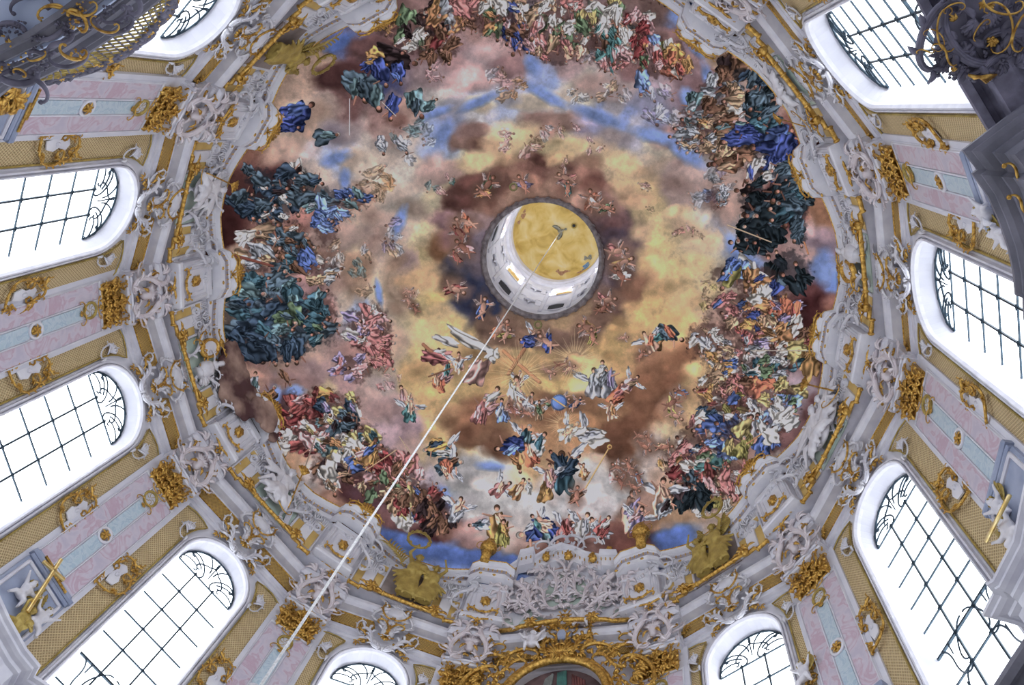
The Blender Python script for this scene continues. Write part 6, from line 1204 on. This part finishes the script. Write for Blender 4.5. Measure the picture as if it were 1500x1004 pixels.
for s_ in (-1, 1):
    for (x0, z0, x1, z1, kd, sdd, ww) in ((.38, 28.9, .52, 29.7, 'C', -1, .09), (.15, 30.2, .55, 29.9, 'C', 1, .08), (.2, 28.75, .5, 28.95, 'C', -1, .07), (.3, 28.5, 1.3, 29.3, 'S', 1, .10), (.95, 29.1, 1.0, 30.2, 'C', -1, .10), (1.2, 29.4, 2.1, 28.6, 'S', -1, .13), (1.9, 28.3, 2.5, 29.4, 'C', -1, .15), (.5, 28.0, 1.6, 28.2, 'S', 1, .09), (1.4, 27.8, 2.2, 28.3, 'C', -1, .10), (2.2, 29.3, 3.0, 28.0, 'S', -1, .16), (.9, 27.5, 2.0, 27.6, 'C', 1, .08), (2.6, 28.6, 3.1, 29.2, 'C', -1, .12), (.3, 30.4, .95, 30.75, 'C', -1, .09), (1.0, 30.3, 1.6, 30.5, 'S', -1, .08)):
        scroll(w, s_*x0, z0, s_*x1, z1, kd, 1.0, s_*sdd, ww*1.45, .15, .16, 24, 6)
    for x, z, a, R in ((1.1, 30.0, 1.5, .4), (1.5, 28.9, .6, .45), (1.9, 28.4, -.5, .4), (.9, 28.3, 2.4, .35), (2.4, 28.9, 1.0, .4), (.7, 30.4, 1.2, .35), (1.3, 27.9, -.4, .35), (2.8, 28.3, .3, .35), (1.15, 29.6, .2, .35)):
        acanthus(w, r, s_*x, z, a if s_ > 0 else PI-a, R, 5, .2)
    for q in range(14):
        t = q/13; w.ball((s_*(.9+1.1*t), .22, 28.45+.9*math.sin(t*2.2)), .09, 6, 4, .3, r)
shell(w, 0, 28.6, -PI/2, .35, 7, 2.2, .2); shell(w, 0, 30.1, PI/2, .32, 7, 2.2, .2); gbuild(w, 'rocaille_scrolls', M['warmstucco'], True)
E_ = [(-2.9, .16, 30.12), (-2.4, .3, 30.2), (-2.35, .45, 30.5), (-1.6, .45, 30.75), (-1.5, .3, 30.7), (-.9, .28, 31.0), (-.35, .32, 31.35), (.25, .34, 31.55), (.9, .32, 31.35), (1.4, .3, 31.0), (1.5, .5, 31.2), (2.1, .5, 31.0), (2.2, .3, 30.7), (2.9, .16, 30.12)]
gbuild(crest_run(E_, PC), 'gable_cornice', M['stucco'])
dn = MB()
for x in np.arange(-2.8, 2.85, .2):
    d = np.interp(x, [e[0] for e in E_], [e[1] for e in E_]); z = np.interp(x, [e[0] for e in E_], [e[2] for e in E_]); dn.bevbox(x-.024, x+.024, d-.02, d+.08, z-.36, z-.24, .006)
gbuild(dn, 'dentils', M['gold'])
g = MB()
for x, z in ((-2.0, 30.75), (1.8, 31.2), (-1.2, 30.6), (.9, 30.9), (-.1, 30.9)): acanthus(g, r, x, z-.1, PI/2, .42, 6, .5); g.ball((x, .5, z-.05), (.2, .12, .14), 8, 5, .2, r)
gbuild(g, 'gilded_leaves', M['gold'], True)
w = MB()
for s_ in (-1, 1): scroll(w, s_*.6, 31.3, s_*.1, 31.75, 'C', 1, s_, .12, .4, .1); scroll(w, s_*.7, 31.2, s_*1.3, 31.5, 'C', 1, -s_, .10, .4, .1); acanthus(w, r, s_*.3, 31.5, PI/2, .3, 4, .4)
gbuild(w, 'crest_scrolls', M['stucco'], True)
# rod in front of the choir side: hangs down in a shallow curve
rodc = empty('gilded_rod', (0, 0, 0), 0, 'gilded rod sagging in a shallow curve under the white gable', 'moulding', 'gilded rods round the foot of the dome')
m4, rz4, W4 = SIDES[4]; rodc.location = (m4.x, m4.y, 0); rodc.rotation_euler = (0, 0, rz4)
for s_ in (-1, 1):
    pts = [(s_*x, .62+y, z) for x, y, z in ((2.55, .0, 27.05), (1.9, .05, 27.0), (1.75, .12, 26.95), (1.6, .2, 26.9), (1.2, .3, 26.82), (.6, .4, 26.75), (.1, .45, 26.72))]
    MB().tube(pts, [.09]*7, 7).build('rod', M['gold'], rodc, True)
    bs = MB()
    for k in range(7): leaf(bs, s_*1.15, 26.83, k*2*PI/7, .3, .07, 1.0, .1, .5)
    bs.ball((s_*1.15, .95, 26.83), .16, 8, 6, .15, r); bs.build('leaf_boss', M['gold'], rodc, True)
# gilded arch frame (local frame of side 4)
ga = empty('gilded_arch_frame', (m4.x, m4.y, 24.0), rz4, 'massive gilded rocaille frame over the dark choir arch at the bottom', 'frame')
def ab(mb, name, mt, sm=True): return mb.build(name, mt, ga, sm, loc=(0, 0, -24.0))
r = random.Random(91); g = MB()
AR = [(1.75*math.cos(t), 23.2+1.95*math.sin(t)) for t in np.linspace(0, PI, 26)]
g.tube([(x, .55, z) for x, z in [(1.85, 17)]+AR+[(-1.85, 17)]], [.14]*28, 7); g.tube([(x*1.1, .5, 23.2+(z-23.2)*1.1) for x, z in AR], [.09]*26, 6)
for s_ in (-1, 1):
    for (x0, z0, x1, z1, kd, sdd, ww) in ((.1, 25.4, 1.0, 26.1, 'S', 1, .14), (.2, 26.0, .75, 26.9, 'C', -1, .13), (.9, 25.3, 1.7, 25.2, 'C', -1, .12), (1.2, 25.0, 2.2, 24.6, 'S', -1, .13), (2.0, 24.9, 2.75, 25.2, 'C', -1, .12), (2.2, 24.6, 2.9, 23.6, 'C', -1, .14), (.3, 26.7, .05, 27.7, 'S', 1, .09), (1.9, 23.9, 2.3, 23.0, 'S', -1, .12), (2.45, 25.3, 2.2, 26.0, 'C', 1, .09), (.5, 27.0, .75, 26.3, 'C', -1, .08)):
        scroll(g, s_*x0, z0, s_*x1, z1, kd, 1.0, s_*sdd, ww, .5, .2, 22, 6)
    for x, z, a, R in ((.5, 26.1, .8, .5), (.9, 25.9, .2, .45), (1.4, 25.5, 1.2, .4), (1.9, 25.0, .9, .45), (2.5, 24.8, .2, .45), (2.6, 24.0, -.5, .5), (.3, 26.9, 1.2, .4), (.7, 25.4, -1.0, .4), (2.4, 25.6, 1.6, .4), (1.6, 24.8, -1.4, .3)):
        acanthus(g, r, s_*x, z, a if s_ > 0 else PI-a, R, 5, .55)
    shell(g, s_*2.7, 24.5, 0 if s_ > 0 else PI, .5, 6, 2, .5)
shell(g, 0, 25.3, PI/2, .9, 11, 2.4, .5, .07); shell(g, 0, 25.5, -PI/2, .5, 9, 2.2, .6, .05); bossy(g, r, -1.1, 1.1, 25.3, 26.6, .45, 50, .11); bossy(g, r, -2.8, -1.9, 23.4, 25.1, .4, 26, .1); bossy(g, r, 1.9, 2.8, 23.4, 25.1, .4, 26, .1)
ab(g, 'gilded_rocaille', M['gold'])
sc2 = MB(); sc2.prism([(-.3, 26.25), (.3, 26.25), (.36, 26.6), (0, 26.8), (-.36, 26.6)], .5, .66); sc2.ball((0, .66, 26.5), (.28, .1, .24), 10, 6); ab(sc2, 'white_medallion', M['slateblue'])
cv = MB(); cv.prism([(1.7, 14)]+[(x*.97, z) for x, z in AR]+[(-1.7, 14)], .02, .10); ab(cv, 'painted_canvas', M['curtain'], False)
for c_, pts_, nm in (((.10, .28, .26), [(-.9, 17), (-.5, 17), (.1, 24.9), (-.2, 25.0)], 'green_curtain_fold'), ((.42, .46, .46), [(.3, 20), (1.2, 18), (.5, 24.6), (.25, 24.9)], 'white_curtain_fold'), ((.22, .08, .08), [(-1.5, 20), (-1.0, 19), (-.4, 24.8), (-.9, 24.4)], 'crimson_curtain_fold')):
    f_ = MB(); (a0, b0, c0, d0) = pts_
    for q in range(5):
        t0, t1 = q/5, (q+1)/5; lp2 = lambda P, Q, t: (P[0]+(Q[0]-P[0])*t, P[1]+(Q[1]-P[1])*t)
        A1, A2, B1, B2 = lp2(a0, b0, t0), lp2(a0, b0, t1), lp2(d0, c0, t0), lp2(d0, c0, t1); f_.tube([((A1[0]+A2[0])/2, .16, (A1[1]+A2[1])/2), ((B1[0]+B2[0])/2, .16, (B1[1]+B2[1])/2)], [.10, .05], 6)
    ab(f_, nm, mat(nm, c_, .6, nodes=noisy(tuple(v*.6 for v in c_), tuple(min(1, v*1.3) for v in c_), 2)))
# cherubs on the gilded frame
for x, z, fl, lb, s3 in ((-.75, 26.6, 1, 'white cherub reclining on top of the gilded frame at its left', 1.25), (1.0, 25.4, -1, 'white cherub leaning on the gilded frame at its right', 1.35)):
    c_, s2 = math.cos(rz4), math.sin(rz4); nx, ny = -s2, c_
    p = empty('cherub', (m4.x+c_*x+nx*.75, m4.y+s2*x+ny*.75, z), rz4, lb, 'cherub', 'white cherubs of the gilded frame'); p.scale = (fl*s3, s3, s3); link('body', G['putto'], p)
    o = link('hair', G['hair'], p, loc=(.016, .14, .63)); o.scale = (.75,)*3; o = link('wing', G['wingl'], p, loc=(-.05, .05, .4)); o.scale = (.4,)*3; o = link('wing', G['wingr'], p, loc=(.05, .05, .4)); o.scale = (.4,)*3
# ------------------------------------------------------------------ sculpture on the feet of the pilasters
def foot_group(k, label, parts, sc=1.0):
    loc, rz = frame_at(k); c_, s2 = math.cos(rz), math.sin(rz)
    for (x, z, fl, s3, kind, lb) in parts:
        p = empty('cherub' if kind == 'p' else 'seated_figure', (loc[0]+c_*x-s2*.12, loc[1]+s2*x+c_*.12, z), rz, lb, 'cherub' if kind == 'p' else 'statue', 'figures on the feet of the pilasters'); p.scale = (fl*s3, s3, s3)
        if kind == 'p':
            link('body', G['putto'], p); o = link('hair', G['ghair'], p, loc=(.016, .14, .63)); o.scale = (.8,)*3; o = link('wing', G['gwingl'], p, loc=(-.05, .05, .4)); o.scale = (.4,)*3
        else:
            link('body', G['gbody'], p); link('drapery', G['gdrape'], p); link('hair', G['ghair'], p, loc=STAND['head'])
foot_group(2, '', [(.20, 17.0, 1, 1.15, 'p', 'cherub with gilded hair reaching up beside the golden cross'), (-.62, 16.9, -1, 1.2, 'p', 'cherub lifting a gilded cup below the cross at lower left'), (-.35, 15.75, 1, .85, 'g', 'gilded kneeling figure under the golden cross at lower left')])
foot_group(7, '', [(.35, 17.3, 1, 1.2, 'p', 'white cherub at the foot of the right-hand marble pilaster'), (.55, 16.6, -1, 1.3, 'p', 'second white cherub with a gilded staff at the right edge')])
foot_group(8, '', [(.35, 17.75, -1, 1.1, 'p', 'white cherub half hidden by the zigzag cornice at upper right'), (.75, 17.3, 1, 1.1, 'p', 'white cherub with gilded sash beside the zigzag cornice')])
foot_group(6, '', [(1.15, 20.4, 1, 1.2, 'p', 'white cherub on the trellis to the right of the bottom right window')])
CRY = .30; loc, rz = frame_at(2)
cr = empty('golden_cross', (loc[0], loc[1], 15.0), rz, 'slanting golden cross against the grey panel at lower left', 'cross')
c = MB(); c.bevbox(-.045, .045, 0, .08, 0, 1.85, .015); c.bevbox(-.40, .40, 0, .08, 1.38, 1.47, .015); o = c.build('cross_beams', M['brass'], cr); o.location = (-.22, .42, 1.95); o.rotation_euler = (0, CRY, 0)
loc, rz = frame_at(0); go = empty('gilded_trophy', (loc[0], loc[1], 16.2), rz, 'lump of gilded foliage on the pilaster foot at the left edge', 'ornament')
g = MB(); r = random.Random(14); bossy(g, r, -.3, .3, 0, 1.6, .15, 40, .16)
for q in range(10): acanthus(g, r, r.uniform(-.3, .3), r.uniform(.1, 1.5), r.uniform(0, 6), .5, 4, .2)
o = g.build('gilded_foliage', M['gold'], go, True); o.location = (.35, 0, .2)
loc, rz = frame_at(7); stf = empty('gilded_staff', (loc[0], loc[1], 16.2), rz, 'gilded pole lying behind the cherubs at the right edge', 'staff'); s_ = MB(); s_.tube([(1.0, .5, 1.2), (-.3, .5, .75)], .045, 6); s_.build('pole', M['brass'], stf, True)
# ------------------------------------------------------------------ nearer cornices, organ loft and altar crest (corners of the picture)
def edge(pts, z): return [at(x, y, z) for x, y in pts]
def cornice_run(name, pts, z, label, cat, side=1, mt=None, scale=1.0, group=None, depth=1.0):
    P = edge(pts, z); p = empty(name, P[len(P)//2], 0, label, cat, group); L = [(q.x-p.location.x, q.y-p.location.y) for q in P]
    prof = [(0, 0), (0, -.10), (.10, -.16), (.10, -.24), (.20, -.30), (.34, -.34), (.34, -.46), (.46, -.52), (.46, -.95*depth), (.7, -1.0*depth), (1.6, -1.02*depth), (1.6, 0)]
    MB().sweep(L, [(side*d*scale, u*scale) for d, u in prof]).build('cornice_moulding', mt or M['greywall'], p)
    return p
p = cornice_run('altar_cornice', [(1500, 152), (1474, 170), (1408, 220), (1430, 248), (1422, 254), (1446, 288), (1462, 325), (1475, 362), (1483, 400), (1486, 432), (1497, 436), (1499, 470), (1530, 480)], 12.0, 'grey zigzag and curved cornice of the altar at upper right', 'cornice', -1, scale=.62, depth=1.1)
p2 = cornice_run('altar_cornice', [(1540, 560), (1510, 660), (1499, 712), (1483, 790), (1453, 849), (1443, 855), (1454, 868), (1438, 900), (1470, 908), (1540, 930)], 12.0, 'pale curved stepped cornice at the right edge below the middle', 'cornice', -1, M['moulding'], .62, depth=1.1)
p3 = cornice_run('altar_cornice', [(-30, 800), (0, 872), (15, 905), (40, 950), (60, 975), (52, 990), (75, 1004), (110, 1040)], 12.5, 'pale curved stepped cornice at the lower left corner', 'cornice', 1, M['moulding'], .62, depth=1.1)
def shaft(name, line, z, label, w, mt, side):
    P = edge(line, z); p = empty(name, P[0], 0, label, 'shaft'); L = [(q.x-P[0].x, q.y-P[0].y) for q in P]
    MB().sweep(L, [(side*d*w, u*w) for d, u in ((0, 0), (0, -.12), (.12, -.18), (.16, -.1), (.24, -.1), (.3, -.2), (.3, -.5), (.6, -.6), (1.6, -.6), (1.6, 0))]).build('ribbed_moulding', mt, p); return p
shaft('altar_rib', [(1320, -40), (1372, 60), (1406, 126), (1450, 200), (1500, 268), (1540, 330)], 12.6, 'dark grey ribbed moulding slanting down the upper right corner', .8, M['darkstucco'], -1)
shaft('altar_rib', [(1450, 1012), (1480, 965), (1520, 905)], 11.2, 'grey ribbed moulding in the lower right corner', .8, M['greywall'], 1)
def relief_frame(pc, px, pz, z):
    """empty whose local x/z plane faces the camera side of the thing at pixel pc"""
    O = at(pc[0], pc[1], z); X = at(px[0], px[1], z)-O
    view = (Vector((CAMP[0], CAMP[1], 0))-O).normalized(); sc = X.length; X.normalize(); Y = (view-X*view.dot(X)).normalized(); Z = X.cross(Y)
    return O, Matrix((X, Y, Z)).transposed().to_euler(), sc
# altar crest, upper right
O, rot, sc = relief_frame((1430, 60), (1480, 60), None, 12.2)
ac = empty('altar_crest', O, 0, 'dark grey rocaille crest with gilt scroll edges in the upper right corner', 'ornament', rot=rot)
U = sc/50                                                  # metres per picture unit there
def px2(x, y): return ((x-1430)*U, -(y-60)*U) if False else ((x-1430)*U*1.0, (60-y)*U*ZS)
# sign of local z against picture y
tz = project(O+rot.to_matrix() @ Vector((0, 0, .5))); ZS = 1 if tz[1] < 60 else -1
r = random.Random(17); w = MB(); g = MB(); base = MB()
pol = [px2(x, y) for x, y in ((1372, 30), (1386, 8), (1410, -10), (1520, -30), (1520, 120), (1480, 118), (1456, 104), (1430, 108), (1404, 96), (1380, 84), (1378, 60))]
base.prism(pol, -.12, .0); base.build('crest_plate', M['darkstucco'], ac)
for a in ((1378, 90, 1388, 20, 'C', 1, 7), (1400, 12, 1448, 70, 'C', -1, 8), (1448, 70, 1500, 30, 'S', 1, 8), (1470, 70, 1500, 110, 'C', 1, 7), (1420, 100, 1470, 90, 'S', -1, 6), (1480, 20, 1510, 70, 'C', 1, 8), (1390, 100, 1420, 88, 'C', 1, 5)):
    x0, z0 = px2(a[0], a[1]); x1, z1 = px2(a[2], a[3]); scroll(w, x0, z0, x1, z1, a[4], 1, a[5], a[6]*U*1.7, .03, .1, 24, 6)
for x, y, a, R in ((1392, 92, 3.8, 22), (1380, 96, 4.2, 20), (1410, 96, 5.0, 18), (1470, 92, 5.4, 24), (1480, 100, 0, 20), (1490, 60, 1, 24), (1376, 80, 3.2, 18), (1440, 98, 4.7, 16), (1500, 90, 5.5, 20), (1460, 15, 1.5, 18)):
    X_, Z_ = px2(x, y); acanthus(w, r, X_, Z_, a*ZS, R*U, 5, .05)
for x, y, a, R in ((1396, 60, 2.6, 30), (1420, 30, 1.6, 26), (1465, 55, .3, 30), (1440, 20, 1.2, 24), (1490, 95, 5.0, 30), (1415, 85, 4.2, 26), (1500, 45, .2, 26)):
    X_, Z_ = px2(x, y); shell(w, X_, Z_, a, R*U, 8, 2.2, .04); acanthus(w, r, X_, Z_, a+.6, R*U, 6, .1)
for _ in range(90): X_, Z_ = px2(r.uniform(1378, 1500), r.uniform(74, 118)); w.ball((X_, r.uniform(0, .1), Z_), r.uniform(2.5, 5)*U, 6, 4, .3, r)
for k in range(0): X_, Z_ = px2(1396+k*1.5, 95); w.tube([(X_, .06, Z_), (px2(1396+k*3, 40)[0], .12, px2(0, 50)[1]), (px2(1404+k*3, 0)[0], .08, px2(0, 16)[1])], 1.6*U, 5)
w.build('rocaille_scrolls', M['darkstucco'], ac, True)
for a in ((1392, 66, 1378, 22, 'C', 1, 2.0), (1447, 72, 1432, 20, 'C', -1, 2.2), (1425, 58, 1434, 36, 'C', 1, 1.6), (1400, 90, 1362, 72, 'S', 1, 2.2), (1430, -8, 1470, 5, 'C', -1, 2.2), (1492, 70, 1500, 25, 'C', 1, 2.4), (1372, 20, 1392, 14, 'C', 1, 1.6), (1362, 72, 1340, 78, 'S', 1, 1.6), (1366, 74, 1348, 52, 'C', -1, 1.2)):
    x0, z0 = px2(a[0], a[1]); x1, z1 = px2(a[2], a[3]); scroll(g, x0, z0, x1, z1, a[4], .9, a[5], a[6]*U*1.5, .16, .1, 22, 5)
for x, y, a, R in ((1448, 60, 2.5, 12), (1452, 64, 4, 12), (1388, 30, 4, 14), (1424, 4, 2, 12), (1432, 8, .5, 12), (1398, 105, 4.5, 10)):
    X_, Z_ = px2(x, y); acanthus(g, r, X_, Z_, a, R*U, 5, .15)
for _ in range(10): X_, Z_ = px2(r.uniform(1440, 1456), r.uniform(54, 68)); g.ball((X_, .16, Z_), 2.6*U, 6, 4, .3, r)
for k in range(7):
    x0, z0 = px2(1422+k*1.5, 110+k); x1, z1 = px2(1452+k*2, 122-k*2); g.tube([(x0, .12, z0), ((x0+x1)/2, .2, (z0+z1)/2-.02), (x1, .1, z1)], 2.2*U, 5)
g.build('gilt_scroll_edges', M['gold'], ac, True)
for i_, (x, y, a) in enumerate(((1485, 250, -.5), (1492, 296, -.6))):
    O = at(x, y, 11.6); q = empty('gilded_bracket', O, 0, 'small gilded scroll bracket %s under the zigzag cornice' % ('higher of two' if i_ == 0 else 'lower of two'), 'bracket', rot=rot)
    b_ = MB(); scroll(b_, -.12, -.05, .14, .08, 'S', .9, 1, .035, .02, .03); b_.ball((.15, .02, .09), .04, 6, 4); b_.ball((-.13, .02, -.06), .035, 6, 4); b_.build('scroll', M['gold'], q, True)
# ------------------------------------------------------------------ organ loft, upper left
lf_ = empty('organ_loft', at(110, 75, 11.5), 0, 'dark grey moulded front of the organ loft with pale blue soffit at top left', 'gallery')
L0 = lf_.location
def lsweep(pts, z, prof, name, mt, side=1):
    P = edge(pts, z); return MB().sweep([(q.x-L0.x, q.y-L0.y) for q in P], [(side*d, u+z-L0.z) for d, u in prof]).build(name, mt, lf_)
LINE = [(-60, 190), (18, 128), (60, 116), (110, 92), (160, 60), (200, 30), (245, -6), (300, -60)]
LS = -1
lsweep(LINE, 11.5, [(0, 0), (0, -.07), (.05, -.10), (.05, -.13), (.12, -.16), (.12, -.30), (.17, -.32), (.17, -.38), (.22, -.40), (.22, -.62), (.30, -.66), (.30, -.74), (.36, -.78)], 'front_moulding', M['greywall'], LS)
lsweep([(x-34, y-26) for x, y in LINE], 11.0, [(.0, 0), (.0, -.05), (.9, -.06), (2.2, -.06), (2.2, .1)], 'soffit', M['soffit'], LS)
def onp(path, z): return [at(x, y, z)-L0 for x, y in path]
w = MB(); g = MB(); UP = (0, 0, 1); r = random.Random(19); q_ = .0046
def sscroll(mb, x0, y0, x1, y1, kd, turn, sd, wd_, z, n=26):
    pth = scroll_path(x0, y0, x1, y1, kd, turn, sd, n); P = onp(pth, z); m_ = len(P)
    mb.tube(P, [wd_*q_*(.5+.5*math.sin(PI*i/(m_-1))) for i in range(m_)], 6, .8, UP)
    for e in (0, m_-1): mb.ball(P[e], wd_*q_*.9, 6, 4)
def sblob(mb, x, y, n, R, z, wd_=5):
    for _ in range(n): mb.ball(at(x+r.uniform(-R, R), y+r.uniform(-R, R), z-r.uniform(0, .08))-L0, wd_*q_*r.uniform(.5, 1.1), 6, 4, .3, r)
ZO = 10.85
for a in ((55, 40, 130, 40, 'S', 1, -1, 9), (130, 30, 190, 12, 'C', 1.1, 1, 11), (150, 30, 185, 28, 'C', 1, -1, 8), (75, 80, 100, 48, 'S', .9, 1, 8), (80, 78, 118, 76, 'C', 1, -1, 7), (0, 50, 30, 52, 'C', 1, 1, 9), (5, 95, 45, 105, 'C', 1, -1, 12), (0, 118, 60, 150, 'C', .6, 1, 9), (70, 72, 45, 82, 'S', .8, 1, 7), (20, 20, 70, 12, 'C', .7, 1, 8), (155, 22, 180, 14, 'C', 1.2, -1, 6)):
    sscroll(w, *a[:4], a[4], a[5], a[6], a[7], ZO)
for x, y in ((8, 48), (55, 62), (90, 38), (20, 100), (60, 98), (178, 35), (160, 12), (100, 45), (30, 40)): sblob(w, x, y, 14, 10, ZO)
w.build('rocaille_scrolls', M['darkstucco'], lf_, True)
for a in ((60, 30, 132, 4, 'S', .9, 1, 3.5), (62, 26, 88, 18, 'C', .9, 1, 3), (95, 66, 120, 76, 'C', 1, -1, 4.5), (100, 22, 118, 42, 'C', .9, 1, 5), (140, 24, 168, 36, 'C', .9, -1, 3), (40, 86, 66, 76, 'C', .4, -1, 3), (20, 106, 34, 112, 'C', .8, 1, 3)):
    g1 = MB(); sscroll(g1, *a[:4], a[4], a[5], a[6], a[7]*1.3, ZO-.1); g1.build('gilt_scroll', M['gold'], lf_, True)
for x, y, n in ((110, 36, 16), (8, 60, 8), (37, 84, 3), (7, 102, 4), (118, 10, 10), (110, 76, 8)): g1 = MB(); sblob(g1, x, y, n, 8, ZO-.1, 4.5); g1.build('gilt_flower', M['gold'], lf_, True)
g = MB()
# openwork railing along the top of the loft
rl = empty('loft_railing', at(140, 70, 11.5), 0, 'gilded crossed lattice railing along the organ loft at top left', 'railing'); R0_ = rl.location
LP = [at(x, y, 11.5) for x, y in LINE]
cum = [0]
for a_, b_ in zip(LP, LP[1:]): cum.append(cum[-1]+(b_-a_).length)
def lpos(t, dz):
    x = np.interp(t, cum, [p.x for p in LP]); y = np.interp(t, cum, [p.y for p in LP]); return Vector((x, y, 11.5+dz))-R0_
T0, T1 = cum[2]-.1, cum[6]+.3
def rh(t): u_ = (t-T0)/(T1-T0); return .10+.50*math.sin(PI*min(1, u_*1.05+.05))
MB().tube([lpos(T0+(T1-T0)*k/30, rh(T0+(T1-T0)*k/30)+.02) for k in range(31)], .03, 5, up=UP).build('top_rail', M['darkstucco'], rl, True)
k = 0; t = T0
bar = 0
while t < T1-.25:
    for sd in (1, -1):
        b_ = MB(); a0 = (t, .0) if sd > 0 else (t+.22, .0); a1 = (t+.22, rh(t+.22)) if sd > 0 else (t, rh(t)); b_.tube([lpos(*a0), lpos(*a1)], .016, 4, up=UP); b_.build('lattice_bar', M['oldgold'] if sd > 0 else M['darkstucco'], rl, True)
    t += .11
w = MB(); g = MB()
for k in range(26):
    t = T0+(T1-T0)*(k+.5)/26; h_ = rh(t)+.05
    for mb_, rr2, n_ in ((w, .06, 4), (g, .045, 2)):
        for _ in range(n_): c_ = lpos(t+r.uniform(-.06, .06), h_+r.uniform(-.03, .12)); mb_.ball((c_.x, c_.y, c_.z), rr2*r.uniform(.6, 1.2), 6, 4, .3, r)
for k in range(9):
    t = T0+.1+(T1-T0-.5)*k/9; p = scroll_path(t, rh(t)+.02, t+.28, rh(t+.28)+.12, 'C' if k % 2 else 'S', 1, -1, 18); w.tube([lpos(a_, b_) for a_, b_ in p], .03, 5, up=UP)
    p = scroll_path(t+.1, rh(t)+.05, t+.3, rh(t+.28)+.02, 'C', .9, -1, 14); g.tube([lpos(a_, b_)+Vector((0, 0, -.02)) for a_, b_ in p], .02, 5, up=UP)
for ln in ((-.1, .3), (.3, .0)): pass
w.build('crest_ornament', M['darkstucco'], rl, True); g.build('gilt_crest', M['gold'], rl, True)
bpy.context.view_layer.update()
